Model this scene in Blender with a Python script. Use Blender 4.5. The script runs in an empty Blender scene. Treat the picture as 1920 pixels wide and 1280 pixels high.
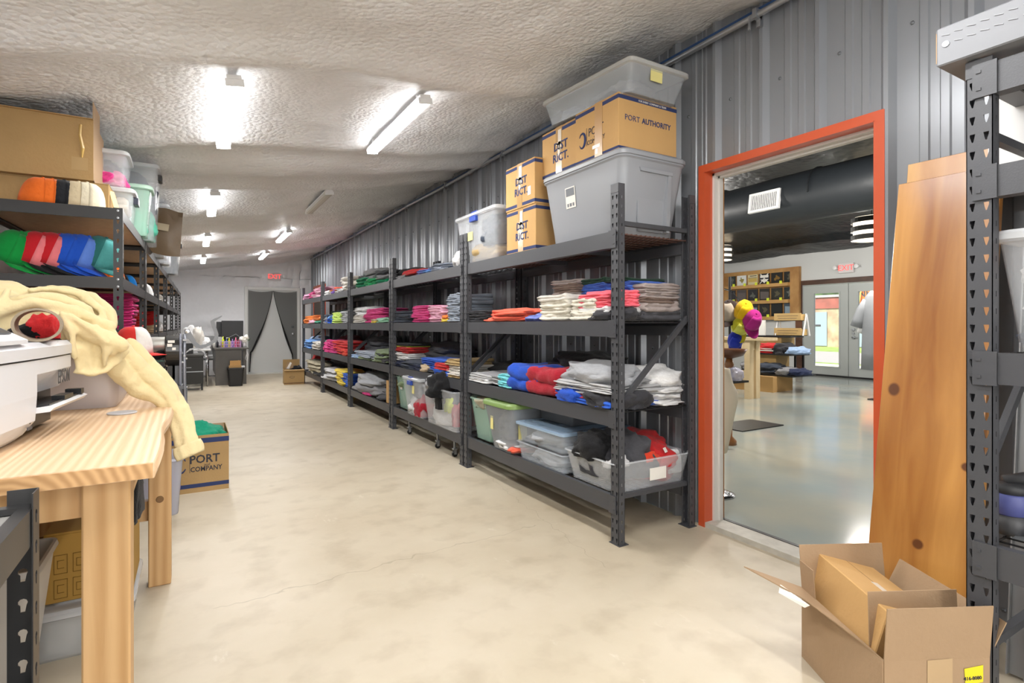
import bpy, bmesh, math, random
from mathutils import Vector, Matrix, noise
R = math.radians; PI = math.pi
sc = bpy.context.scene
col = sc.collection
# ---------------------------------------------------------------- camera, world, sun, lights, exposure
FL = 1020.0; CH = 1.205; CXP = 960.0; HY = 609.0
SY = 600/math.hypot(600, 1020); CY = 1020/math.hypot(600, 1020)
cam = bpy.data.cameras.new('camera'); camo = bpy.data.objects.new('camera', cam); col.objects.link(camo)
cam.sensor_width = 36.0; cam.lens = 36.0*FL/1920.0; cam.shift_y = -(640-HY)/1920.0
cam.clip_start = 0.02; cam.clip_end = 200
camo.location = (0, 0, CH); camo.rotation_euler = (R(90), 0, -math.atan2(600, 1020))
sc.camera = camo
sc.view_settings.view_transform = 'Standard'
try: sc.view_settings.look = 'None'
except Exception: pass
sc.view_settings.gamma = 1.0; sc.view_settings.use_curve_mapping = False
sc.view_settings.exposure = 0.28
w = bpy.data.worlds.new('world'); sc.world = w; w.use_nodes = True
nt = w.node_tree; nt.nodes.clear()
wo = nt.nodes.new('ShaderNodeOutputWorld'); wb = nt.nodes.new('ShaderNodeBackground'); sk = nt.nodes.new('ShaderNodeTexSky')
sk.sky_type = 'HOSEK_WILKIE'; sk.turbidity = 3.0; sk.sun_direction = (-0.45, 0.15, 0.88)
nt.links.new(sk.outputs[0], wb.inputs[0]); nt.links.new(wb.outputs[0], wo.inputs[0]); wb.inputs[1].default_value = 3.0
def sun():
    l = bpy.data.lights.new('sun', 'SUN'); l.energy = 10.0; l.angle = 0.01; l.color = (1, .96, .88)
    o = bpy.data.objects.new('sun', l); col.objects.link(o); o.rotation_euler = (R(-10), R(-38), 0)
sun()
LAMP_W = 22.0
def area(name, loc, sx, sy, power, colr=(1, .985, .96), rot=(0, 0, 0)):
    l = bpy.data.lights.new(name, 'AREA'); l.shape = 'RECTANGLE'; l.size = sx; l.size_y = sy; l.energy = power; l.color = colr
    o = bpy.data.objects.new(name, l); col.objects.link(o); o.location = loc; o.rotation_euler = rot; return o
TUBES = []
for k in range(-2, 4):
    TUBES.append((0.19, 3.775+2.8*k, True)); TUBES.append((1.275, 3.845+2.8*k, k != 1))
def ceil_z(x): return 2.52+0.143*x
for i, (x, y, on) in enumerate(TUBES):
    if on: area('tube_light', (x, y, ceil_z(x)-0.15), 0.09, 1.12, 19, rot=(0, R(-8), 0))
area('rear_fill_light', (0.8, -4.1, 1.5), 3.2, 2.4, 120, (1, .99, .97), rot=(R(90), 0, 0))  # added soft fill behind the camera; the front wall has no opening
for (x, y) in ((5.2, 3.2), (5.2, 6.4), (8.9, 4.45), (8.9, 7.6), (10.5, 3.0)):
    l = bpy.data.lights.new('shop_lamp', 'POINT'); l.energy = 150; l.shadow_soft_size = 0.15; l.color = (1, .96, .9)
    o = bpy.data.objects.new('shop_lamp', l); col.objects.link(o); o.location = (x, y, 2.52)

# ---------------------------------------------------------------- helpers
def ray(u):
    t = (u-CXP)/FL; return SY+CY*t, CY-SY*t
def onx(u, v, X):
    a, b = ray(u); d = X/a; return Vector((X, b*d, CH-(v-HY)*d/FL))
def ony(u, v, Y):
    a, b = ray(u); d = Y/b; return Vector((a*d, Y, CH-(v-HY)*d/FL))
def onz(u, v, Z):
    a, b = ray(u); d = (CH-Z)*FL/(v-HY); return Vector((a*d, b*d, Z))
def lin(h):
    h = h.lstrip('#'); o = []
    for i in (0, 2, 4):
        c = int(h[i:i+2], 16)/255; o.append(c/12.92 if c <= .04045 else ((c+.055)/1.055)**2.4)
    return (*o, 1)
class NT:
    def __init__(s, m): s.t = m.node_tree
    def n(s, ty, **kw):
        x = s.t.nodes.new(ty)
        for k, v in kw.items(): setattr(x, k, v)
        return x
    def l(s, a, b): s.t.links.new(a, b)
def mat(name, c, rough=.6, metal=0, bump=0, bscale=50, var=0, vscale=6, emit=0, alpha=1, spec=.5, stretch=(1, 1, 1), coat=0, sheen=0, c2=None, detail=4):
    if name in bpy.data.materials: return bpy.data.materials[name]
    m = bpy.data.materials.new(name); m.use_nodes = True; t = NT(m)
    b = t.t.nodes['Principled BSDF']; c = lin(c) if isinstance(c, str) else c
    b.inputs['Base Color'].default_value = c; b.inputs['Roughness'].default_value = rough; b.inputs['Metallic'].default_value = metal
    b.inputs['Specular IOR Level'].default_value = spec
    if coat: b.inputs['Coat Weight'].default_value = coat
    if sheen: b.inputs['Sheen Weight'].default_value = sheen
    if emit: b.inputs['Emission Color'].default_value = c; b.inputs['Emission Strength'].default_value = emit
    if alpha < 1: b.inputs['Alpha'].default_value = alpha
    if bump or var:
        tc = t.n('ShaderNodeTexCoord'); mp = t.n('ShaderNodeMapping'); mp.inputs['Scale'].default_value = stretch
        t.l(tc.outputs['Object'], mp.inputs[0])
    if bump:
        nz = t.n('ShaderNodeTexNoise'); nz.inputs['Scale'].default_value = bscale; nz.inputs['Detail'].default_value = detail
        t.l(mp.outputs[0], nz.inputs['Vector']); bp = t.n('ShaderNodeBump'); bp.inputs['Strength'].default_value = bump; bp.inputs['Distance'].default_value = .02
        t.l(nz.outputs[0], bp.inputs['Height']); t.l(bp.outputs[0], b.inputs['Normal'])
    if var:
        nz = t.n('ShaderNodeTexNoise'); nz.inputs['Scale'].default_value = vscale; nz.inputs['Detail'].default_value = 6
        t.l(mp.outputs[0], nz.inputs['Vector']); rp = t.n('ShaderNodeValToRGB')
        c2_ = lin(c2) if c2 else tuple(x*(1-var) for x in c[:3])+(1,)
        rp.color_ramp.elements[0].color = c2_; rp.color_ramp.elements[1].color = c if c2 else tuple(min(1, x*(1+var*.5)) for x in c[:3])+(1,)
        rp.color_ramp.elements[0].position = .35; rp.color_ramp.elements[1].position = .65
        t.l(nz.outputs[0], rp.inputs[0]); t.l(rp.outputs[0], b.inputs['Base Color'])
    return m
def frosted(name, c, a=.5, rough=.25):
    if name in bpy.data.materials: return bpy.data.materials[name]
    m = bpy.data.materials.new(name); m.use_nodes = True; t = NT(m); b = t.t.nodes['Principled BSDF']
    b.inputs['Base Color'].default_value = lin(c); b.inputs['Roughness'].default_value = rough; b.inputs['Alpha'].default_value = a
    return m
def fabric(c):
    return mat('fabric_'+c.lstrip('#'), c, .9, bump=.25, bscale=28, var=.10, vscale=14, spec=.15, sheen=.1)
def wood(name, c1, c2, stretch=(22, 1.6, 22), rough=.5, coat=0, knots=None, wscale=1.6):
    if name in bpy.data.materials: return bpy.data.materials[name]
    m = bpy.data.materials.new(name); m.use_nodes = True; t = NT(m); b = t.t.nodes['Principled BSDF']
    tc = t.n('ShaderNodeTexCoord'); mp = t.n('ShaderNodeMapping'); mp.inputs['Scale'].default_value = stretch; t.l(tc.outputs['Object'], mp.inputs[0])
    nz = t.n('ShaderNodeTexNoise'); nz.inputs['Scale'].default_value = wscale; nz.inputs['Detail'].default_value = 5; nz.inputs['Distortion'].default_value = .9
    t.l(mp.outputs[0], nz.inputs['Vector'])
    wv = t.n('ShaderNodeTexWave'); wv.wave_type = 'BANDS'; wv.bands_direction = 'X'; wv.inputs['Scale'].default_value = .35; wv.inputs['Distortion'].default_value = 9; wv.inputs['Detail'].default_value = 2; wv.inputs['Detail Scale'].default_value = .6
    t.l(mp.outputs[0], wv.inputs['Vector'])
    mx = t.n('ShaderNodeMix'); mx.data_type = 'FLOAT'; mx.inputs[0].default_value = .45
    t.l(nz.outputs[0], mx.inputs[2]); t.l(wv.outputs[1], mx.inputs[3])
    rp = t.n('ShaderNodeValToRGB'); rp.color_ramp.elements[0].color = lin(c2); rp.color_ramp.elements[1].color = lin(c1)
    rp.color_ramp.elements[0].position = .2; rp.color_ramp.elements[1].position = .72
    t.l(mx.outputs[0], rp.inputs[0]); out = rp.outputs[0]
    for k in (knots or []):
        vd = t.n('ShaderNodeVectorMath', operation='SUBTRACT'); vd.inputs[1].default_value = k[:3]; t.l(tc.outputs['Object'], vd.inputs[0])
        sc_ = t.n('ShaderNodeVectorMath', operation='MULTIPLY'); sc_.inputs[1].default_value = k[4]; t.l(vd.outputs[0], sc_.inputs[0])
        ln = t.n('ShaderNodeVectorMath', operation='LENGTH'); t.l(sc_.outputs[0], ln.inputs[0])
        mr = t.n('ShaderNodeMapRange'); mr.inputs[1].default_value = k[3]; mr.inputs[2].default_value = k[3]*1.5; t.l(ln.outputs['Value'], mr.inputs[0])
        m2 = t.n('ShaderNodeMix'); m2.data_type = 'RGBA'; m2.inputs[6].default_value = lin('#5a3216'); t.l(mr.outputs[0], m2.inputs[0]); t.l(out, m2.inputs[7]); out = m2.outputs[2]
    t.l(out, b.inputs['Base Color']); b.inputs['Roughness'].default_value = rough
    if coat: b.inputs['Coat Weight'].default_value = coat; b.inputs['Coat Roughness'].default_value = .25
    bp = t.n('ShaderNodeBump'); bp.inputs['Strength'].default_value = .15; bp.inputs['Distance'].default_value = .01; t.l(mx.outputs[0], bp.inputs['Height']); t.l(bp.outputs[0], b.inputs['Normal'])
    return m
class MB:
    def __init__(s): s.v = []; s.f = []
    def add(s, vs, fs):
        o = len(s.v); s.v += [tuple(v) for v in vs]; s.f += [tuple(i+o for i in f) for f in fs]; return s
    def box(s, x0, y0, z0, x1, y1, z1, M=None):
        vs = [Vector(p) for p in ((x0, y0, z0), (x1, y0, z0), (x1, y1, z0), (x0, y1, z0), (x0, y0, z1), (x1, y0, z1), (x1, y1, z1), (x0, y1, z1))]
        if M: vs = [M @ v for v in vs]
        return s.add(vs, [(3, 2, 1, 0), (4, 5, 6, 7), (0, 1, 5, 4), (1, 2, 6, 5), (2, 3, 7, 6), (3, 0, 4, 7)])
    def bar(s, a, b, wx, wy, up=(0, 0, 1)):
        a = Vector(a); b = Vector(b); d = (b-a); L = d.length; d.normalize(); u = Vector(up)
        if abs(d.dot(u)) > .98: u = Vector((1, 0, 0))
        x = d.cross(u).normalized(); y = x.cross(d).normalized()
        M = Matrix((x, d, y)).transposed().to_4x4(); M.translation = a
        return s.box(-wx/2, 0, -wy/2, wx/2, L, wy/2, M)
    def tube(s, pts, r, n=8, cap=True):
        pts = [Vector(p) for p in pts]; rs = r if isinstance(r, (list, tuple)) else [r]*len(pts); rings = []
        d0 = (pts[1]-pts[0]).normalized(); u = Vector((0, 0, 1)) if abs(d0.z) < .9 else Vector((1, 0, 0)); x = d0.cross(u).normalized()
        for i, p in enumerate(pts):
            d = (pts[min(i+1, len(pts)-1)]-pts[max(i-1, 0)]).normalized(); x = (x-d*x.dot(d)).normalized(); y = d.cross(x)
            rings.append([p+(x*math.cos(2*PI*k/n)+y*math.sin(2*PI*k/n))*rs[i] for k in range(n)])
        return s.loft(rings, cap)
    def loft(s, rings, cap=True, capb=None):
        n = len(rings[0]); vs = [v for r in rings for v in r]; fs = []
        for i in range(len(rings)-1):
            for k in range(n): fs.append((i*n+k, i*n+(k+1) % n, (i+1)*n+(k+1) % n, (i+1)*n+k))
        if cap if capb is None else capb: fs.append(tuple(range(n))[::-1])
        if cap: fs.append(tuple(range((len(rings)-1)*n, len(rings)*n)))
        return s.add(vs, fs)
    def lathe(s, prof, n=20, c=(0, 0, 0), axis='z'):
        rings = []
        for r, z in prof:
            ring = []
            for k in range(n):
                a = 2*PI*k/n; p = (r*math.cos(a), r*math.sin(a), z)
                if axis == 'y': p = (p[0], p[2], p[1])
                if axis == 'x': p = (p[2], p[0], p[1])
                ring.append((p[0]+c[0], p[1]+c[1], p[2]+c[2]))
            rings.append(ring)
        return s.loft(rings)
    def prism(s, poly, axis, a, b):
        def P(p, t):
            return {'x': (t, p[0], p[1]), 'y': (p[0], t, p[1]), 'z': (p[0], p[1], t)}[axis]
        n = len(poly); vs = [P(p, a) for p in poly]+[P(p, b) for p in poly]
        return s.add(vs, [tuple(range(n))[::-1], tuple(range(n, 2*n))]+[(k, (k+1) % n, n+(k+1) % n, n+k) for k in range(n)])
    def mesh(s, name, m=None, smooth=False, bev=0):
        me = bpy.data.meshes.new(name); me.from_pydata([tuple(v) for v in s.v], [], s.f); me.update()
        bm = bmesh.new(); bm.from_mesh(me)
        if bev: bmesh.ops.bevel(bm, geom=[e for e in bm.edges], offset=bev, segments=1, affect='EDGES', profile=.5)
        bmesh.ops.recalc_face_normals(bm, faces=bm.faces); bm.to_mesh(me); bm.free()
        if m: me.materials.append(m)
        if smooth: me.shade_smooth()
        return me
def obj(name, me, parent=None, loc=(0, 0, 0), rot=(0, 0, 0), label=None):
    o = bpy.data.objects.new(name, me); col.objects.link(o); o.location = loc; o.rotation_euler = rot
    if parent: o.parent = parent
    if label: o['label'] = label
    return o
def part(name, mb, m, parent, label=None, smooth=False, bev=0, **kw):
    return obj(name, mb.mesh(name, m, smooth, bev), parent, label=label, **kw)
def tag(o, label, cat, group=None, kind=None):
    if label: o['label'] = label
    if cat: o['category'] = cat
    if group: o['group'] = group
    if kind: o['kind'] = kind
    return o
def thing(name, label, cat, loc=(0, 0, 0), rz=0, group=None):
    o = bpy.data.objects.new(name, None); col.objects.link(o); o.location = loc; o.rotation_euler = (0, 0, rz); o.empty_display_size = .05
    return tag(o, label, cat, group)
def struct(name, mb, m, **kw):
    o = part(name, mb, m, None, **kw); o['kind'] = 'structure'; return o
def mod(o, ty, **kw):
    x = o.modifiers.new(ty.lower(), ty)
    for k, v in kw.items(): setattr(x, k, v)
    return x
_tm = {}
def text(s, size, m, parent, loc, rot, name='lettering', label=None, ext=.0006, bold=False, sx=1.0, off=0):
    cu = bpy.data.curves.new('t', 'FONT'); cu.body = s; cu.size = size; cu.align_x = 'CENTER'; cu.align_y = 'CENTER'; cu.extrude = ext
    cu.offset = off if off else (size*.02 if bold else 0); cu.resolution_u = 2
    o = bpy.data.objects.new('t', cu); col.objects.link(o); dg = bpy.context.evaluated_depsgraph_get()
    me = bpy.data.meshes.new_from_object(o.evaluated_get(dg)); bpy.data.objects.remove(o)
    me.materials.clear(); me.materials.append(m)
    t = obj(name, me, parent, loc, rot, label); t.scale = (sx, 1, 1); return t
def copytree(o, parent=None):
    c = o.copy(); col.objects.link(c); c.parent = parent
    for ch in o.children: copytree(ch, c)
    return c
def nz(p, s=1.0, seed=0): return noise.noise(Vector((p[0]*s+seed*7.1, p[1]*s-seed*3.7, p[2]*s+seed*1.3)))

# materials
M_RACK = mat('rack_steel', '#47484c', .42, .1, bump=.05, bscale=200, spec=.45)
M_RIVET = mat('rivet_rack_steel', '#2b2b2c', .38, .1, spec=.5)
M_HOLE = mat('dark_slot', '#08080a', .9)
M_WIRE = mat('wire_deck', '#1c1c1e', .5)
M_RUST = mat('rusty_wire', '#5a4037', .6)
M_CARD = mat('cardboard', '#a98a5c', .85, bump=.1, bscale=60, var=.08, vscale=3)
M_CARD2 = mat('cardboard_pale', '#a3886a', .85, bump=.1, bscale=60, var=.07, vscale=3)
M_CARD3 = mat('cardboard_tan', '#c29a63', .85, bump=.08, bscale=60, var=.06, vscale=3)
M_CARDIN = mat('cardboard_inside', '#8a704c', .9)
M_TAPE = mat('packing_tape', '#b08d5c', .2, spec=.6)
M_TAPEW = mat('scuffed_tape', '#d9cfc0', .25)
M_NAVY = mat('navy_print', '#2a3762', .8)
M_INK = mat('dark_ink', '#34343c', .8)
M_WHITE = mat('white_plastic', '#dcdcdc', .35)
M_LABEL = mat('paper_label', '#e6e3dc', .8)
M_YEL = mat('yellow_note', '#e0d68c', .8)
M_CHROME = mat('chrome', '#c8c8cc', .18, 1)
M_GALV = mat('galvanised', '#a9acb0', .35, .8)
M_BLACK = mat('black_plastic', '#18181a', .4)
M_PART = mat('particle_board', '#b59b80', .8, var=.1, vscale=30)
FW = frosted('frosted_clear', '#dfe3e8', .22)
FWL = frosted('frosted_lid', '#e6e9ec', .5)
FB = frosted('frosted_blue_clear', '#a9c4de', .45)
FM = frosted('frosted_mint', '#b9dccb', .38)
FM2 = frosted('mint_lid', '#bfe0cc', .75)
FG = frosted('frosted_grey', '#a3a9b0', .45)
BLUEH = mat('blue_handle', '#2746a0', .4)
# ---------------------------------------------------------------- structure
def floor_mat():
    m = bpy.data.materials.new('concrete_floor'); m.use_nodes = True; t = NT(m); b = t.t.nodes['Principled BSDF']
    tc = t.n('ShaderNodeTexCoord')
    n1 = t.n('ShaderNodeTexNoise'); n1.inputs['Scale'].default_value = .55; n1.inputs['Detail'].default_value = 8; n1.inputs['Roughness'].default_value = .6; t.l(tc.outputs['Object'], n1.inputs['Vector'])
    r1 = t.n('ShaderNodeValToRGB'); e = r1.color_ramp.elements; e[0].position = .33; e[0].color = lin('#b3a68f'); e[1].position = .68; e[1].color = lin('#cec4b2'); e2 = e.new(.5); e2.color = lin('#c1b6a1')
    t.l(n1.outputs[0], r1.inputs[0])
    n2 = t.n('ShaderNodeTexNoise'); n2.inputs['Scale'].default_value = 5; n2.inputs['Detail'].default_value = 8; t.l(tc.outputs['Object'], n2.inputs['Vector'])
    r2 = t.n('ShaderNodeValToRGB'); e = r2.color_ramp.elements; e[0].position = .3; e[0].color = (.80, .78, .75, 1); e[1].position = .5; e[1].color = (1, 1, 1, 1); t.l(n2.outputs[0], r2.inputs[0])
    mx = t.n('ShaderNodeMix', data_type='RGBA', blend_type='MULTIPLY'); mx.inputs[0].default_value = .8; t.l(r1.outputs[0], mx.inputs[6]); t.l(r2.outputs[0], mx.inputs[7])
    # pale dust scuffs
    mp = t.n('ShaderNodeMapping'); mp.inputs['Scale'].default_value = (2.4, 1.1, 1); mp.inputs['Rotation'].default_value = (0, 0, .5); t.l(tc.outputs['Object'], mp.inputs[0])
    n3 = t.n('ShaderNodeTexNoise'); n3.inputs['Scale'].default_value = 1.6; n3.inputs['Detail'].default_value = 10; n3.inputs['Roughness'].default_value = .75; t.l(mp.outputs[0], n3.inputs['Vector'])
    r3 = t.n('ShaderNodeValToRGB'); e = r3.color_ramp.elements; e[0].position = .62; e[0].color = (0, 0, 0, 1); e[1].position = .72; e[1].color = (.6, .6, .6, 1); t.l(n3.outputs[0], r3.inputs[0])
    m3 = t.n('ShaderNodeMix', data_type='RGBA'); t.l(r3.outputs[0], m3.inputs[0]); t.l(mx.outputs[2], m3.inputs[6]); m3.inputs[7].default_value = lin('#e0dace')
    # dark specks
    vo = t.n('ShaderNodeTexVoronoi'); vo.inputs['Scale'].default_value = 1.3; n4 = t.n('ShaderNodeTexNoise'); n4.inputs['Scale'].default_value = 9
    va = t.n('ShaderNodeVectorMath', operation='ADD'); t.l(tc.outputs['Object'], va.inputs[0]); vs = t.n('ShaderNodeVectorMath', operation='SCALE'); vs.inputs['Scale'].default_value = .12
    t.l(tc.outputs['Object'], n4.inputs['Vector']); t.l(n4.outputs[1], vs.inputs[0]); t.l(vs.outputs[0], va.inputs[1]); t.l(va.outputs[0], vo.inputs['Vector'])
    r4 = t.n('ShaderNodeValToRGB'); e = r4.color_ramp.elements; e[0].position = .02; e[0].color = (.55, .53, .5, 1); e[1].position = .07; e[1].color = (1, 1, 1, 1); t.l(vo.outputs[0], r4.inputs[0])
    m4 = t.n('ShaderNodeMix', data_type='RGBA', blend_type='MULTIPLY'); m4.inputs[0].default_value = .7; t.l(m3.outputs[2], m4.inputs[6]); t.l(r4.outputs[0], m4.inputs[7])
    out = m4.outputs[2]
    for (p1, p2, wd) in ((onz(405, 1140, 0), onz(1000, 985, 0), .0035), (onz(1130, 1060, 0), onz(905, 885, 0), .002)):
        d = (p2-p1); L = d.length; d = d/L; n_ = Vector((-d.y, d.x, 0))
        sb = t.n('ShaderNodeVectorMath', operation='SUBTRACT'); sb.inputs[1].default_value = p1[:]; t.l(va.outputs[0], sb.inputs[0])
        wob = t.n('ShaderNodeVectorMath', operation='SUBTRACT'); wob.inputs[1].default_value = (.06, .06, .06); t.l(sb.outputs[0], wob.inputs[0])
        dn = t.n('ShaderNodeVectorMath', operation='DOT_PRODUCT'); dn.inputs[1].default_value = n_[:]; t.l(wob.outputs[0], dn.inputs[0])
        ab = t.n('ShaderNodeMath', operation='ABSOLUTE'); t.l(dn.outputs['Value'], ab.inputs[0])
        mr = t.n('ShaderNodeMapRange'); mr.inputs[1].default_value = wd*.4; mr.inputs[2].default_value = wd*1.6; mr.inputs[3].default_value = .35; mr.inputs[4].default_value = 0; t.l(ab.outputs[0], mr.inputs[0])
        dt = t.n('ShaderNodeVectorMath', operation='DOT_PRODUCT'); dt.inputs[1].default_value = d[:]; t.l(wob.outputs[0], dt.inputs[0])
        g1 = t.n('ShaderNodeMath', operation='GREATER_THAN'); g1.inputs[1].default_value = 0; t.l(dt.outputs['Value'], g1.inputs[0]); g2 = t.n('ShaderNodeMath', operation='LESS_THAN'); g2.inputs[1].default_value = L; t.l(dt.outputs['Value'], g2.inputs[0])
        m_ = t.n('ShaderNodeMath', operation='MULTIPLY'); t.l(g1.outputs[0], m_.inputs[0]); t.l(g2.outputs[0], m_.inputs[1]); m5 = t.n('ShaderNodeMath', operation='MULTIPLY'); t.l(m_.outputs[0], m5.inputs[0]); t.l(mr.outputs[0], m5.inputs[1])
        mm = t.n('ShaderNodeMix', data_type='RGBA'); t.l(m5.outputs[0], mm.inputs[0]); t.l(out, mm.inputs[6]); mm.inputs[7].default_value = lin('#7d735f'); out = mm.outputs[2]
    t.l(out, b.inputs['Base Color']); b.inputs['Roughness'].default_value = .45; b.inputs['Specular IOR Level'].default_value = .35
    bp = t.n('ShaderNodeBump'); bp.inputs['Strength'].default_value = .12; bp.inputs['Distance'].default_value = .02; t.l(n2.outputs[0], bp.inputs['Height']); t.l(bp.outputs[0], b.inputs['Normal'])
    return m
FLOOR = struct('floor', MB().box(-1.15, -4.2, -.12, 2.66, 14.85, 0), floor_mat())
def shopfloor():
    m = mat('polished_grey_concrete', '#9faaa8', .14, var=.3, vscale=1.2, c2='#b3b3a6', spec=.55, bump=.03, bscale=8)
    return struct('floor', MB().box(2.79, -2, -.12, 12.7, 11, .02), m)
shopfloor()
# sprayed foam materials
def foam(name, c1, c2, s=22, st=.7):
    m = bpy.data.materials.new(name); m.use_nodes = True; t = NT(m); b = t.t.nodes['Principled BSDF']; tc = t.n('ShaderNodeTexCoord')
    n1 = t.n('ShaderNodeTexNoise'); n1.inputs['Scale'].default_value = s; n1.inputs['Detail'].default_value = 6; n1.inputs['Roughness'].default_value = .6; t.l(tc.outputs['Object'], n1.inputs['Vector'])
    vo = t.n('ShaderNodeTexVoronoi'); vo.inputs['Scale'].default_value = s*1.3; t.l(tc.outputs['Object'], vo.inputs['Vector'])
    n2 = t.n('ShaderNodeTexNoise'); n2.inputs['Scale'].default_value = 1.1; n2.inputs['Detail'].default_value = 4; t.l(tc.outputs['Object'], n2.inputs['Vector'])
    ms = t.n('ShaderNodeMath', operation='MULTIPLY'); r = t.n('ShaderNodeValToRGB'); r.color_ramp.elements[0].position = .38; r.color_ramp.elements[1].position = .62; t.l(n2.outputs[0], r.inputs[0])
    ad = t.n('ShaderNodeMath', operation='SUBTRACT'); t.l(n1.outputs[0], ad.inputs[0]); t.l(vo.outputs[0], ad.inputs[1]); t.l(ad.outputs[0], ms.inputs[0])
    mr = t.n('ShaderNodeMapRange'); mr.inputs[3].default_value = .25; mr.inputs[4].default_value = 1; t.l(r.outputs[0], mr.inputs[0]); t.l(mr.outputs[0], ms.inputs[1])
    bp = t.n('ShaderNodeBump'); bp.inputs['Strength'].default_value = st; bp.inputs['Distance'].default_value = .03; t.l(ms.outputs[0], bp.inputs['Height']); t.l(bp.outputs[0], b.inputs['Normal'])
    rc = t.n('ShaderNodeValToRGB'); rc.color_ramp.elements[0].color = lin(c2); rc.color_ramp.elements[1].color = lin(c1); rc.color_ramp.elements[0].position = .35; rc.color_ramp.elements[1].position = .6
    t.l(n2.outputs[0], rc.inputs[0]); t.l(rc.outputs[0], b.inputs['Base Color']); b.inputs['Roughness'].default_value = .42; b.inputs['Specular IOR Level'].default_value = .4
    return m
M_FOAM = foam('sprayed_foam', '#e6e7e9', '#d6d6d6', 26, .42); M_FOAMW = foam('white_painted_foam', '#e6e7ea', '#dcdddf', 8, .25); M_FOAMK = foam('black_foam', '#0d0e10', '#08090a', 7, .6)
def ceiling():
    x0, x1, y0, y1 = -1.15, 2.72, -4.2, 14.85; nx, ny = 110, 380; vs = []; fs = []
    for j in range(ny+1):
        y = y0+(y1-y0)*j/ny
        for i in range(nx+1):
            x = x0+(x1-x0)*i/nx; z = ceil_z(x)+.08*max(0, x-1.6)
            # purlins sprayed over: soft bands running across the room
            ph = ((y-0.9+.10*math.sin(x*1.6+y*.3)) % 1.45)/1.45; z -= .055*math.exp(-((ph-.5)/.10)**2)
            ph = ((y-2.2) % 5.8)/5.8; z -= .10*math.exp(-((ph-.5)/.05)**2)
            z += .035*nz((x, y, 0), .9, 1)+.014*nz((x, y, 0), 4, 2)+.007*nz((x, y, 0), 14, 3)+.008*abs(nz((x, y, 0), 9, 4))
            if x > 2.35: z -= .02*max(0, nz((x, y, 0), 3, 5)+.3)*(x-2.35)/.3
            vs.append((x, y, z))
    for j in range(ny):
        for i in range(nx): a = j*(nx+1)+i; fs.append((a, a+1, a+nx+2, a+nx+1))
    o = struct('ceiling', MB().add(vs, fs), M_FOAM, smooth=True); mod(o, 'SOLIDIFY', thickness=.05, offset=1); return o
ceiling()
def gridwall(name, m, P, U, V, nu, nv, f):
    vs = []; fs = []; N = Vector(U).cross(Vector(V)).normalized()
    for j in range(nv+1):
        for i in range(nu+1):
            p = Vector(P)+Vector(U)*i/nu+Vector(V)*j/nv; vs.append(p+N*f(p))
    for j in range(nv):
        for i in range(nu): a = j*(nu+1)+i; fs.append((a, a+1, a+nu+2, a+nu+1))
    o = struct(name, MB().add(vs, fs), m, smooth=True); mod(o, 'SOLIDIFY', thickness=.08, offset=-1); return o
def fb(p):
    if 1.08 < p.x < 2.40 and p.z < 2.16: return -.04
    h = .01*nz(p, 2.5, 1)
    if p.z > 2.15: h += .05*abs(nz((p.x*2.2, 0, p.z*.6), 2.6, 4))+.03*nz(p, 7, 2)
    if p.x < 1.2: h += .035*math.exp(-((p.z-1.25-.04*math.sin(p.x*5))/.12)**2)+.03*math.exp(-((p.z-.95)/.08)**2)*abs(nz(p, 3, 7))
    if p.z > 2.42: h += .03
    return h
gridwall('wall_back', M_FOAMW, (-1.2, 14.78, 0), (3.95, 0, 0), (0, 0, 3.0), 130, 100, fb)
gridwall('wall_left', M_FOAMW, (-1.1, -4.2, 0), (0, 19.0, 0), (0, 0, 2.6), 240, 40, lambda p: -.05*0+.03*nz(p, 2, 3)+.02*nz(p, 6, 4))
struct('wall_front', MB().box(-1.2, -4.3, 0, 2.8, -4.2, 3.0), mat('painted_wall', '#c4c5c6', .7))
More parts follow.
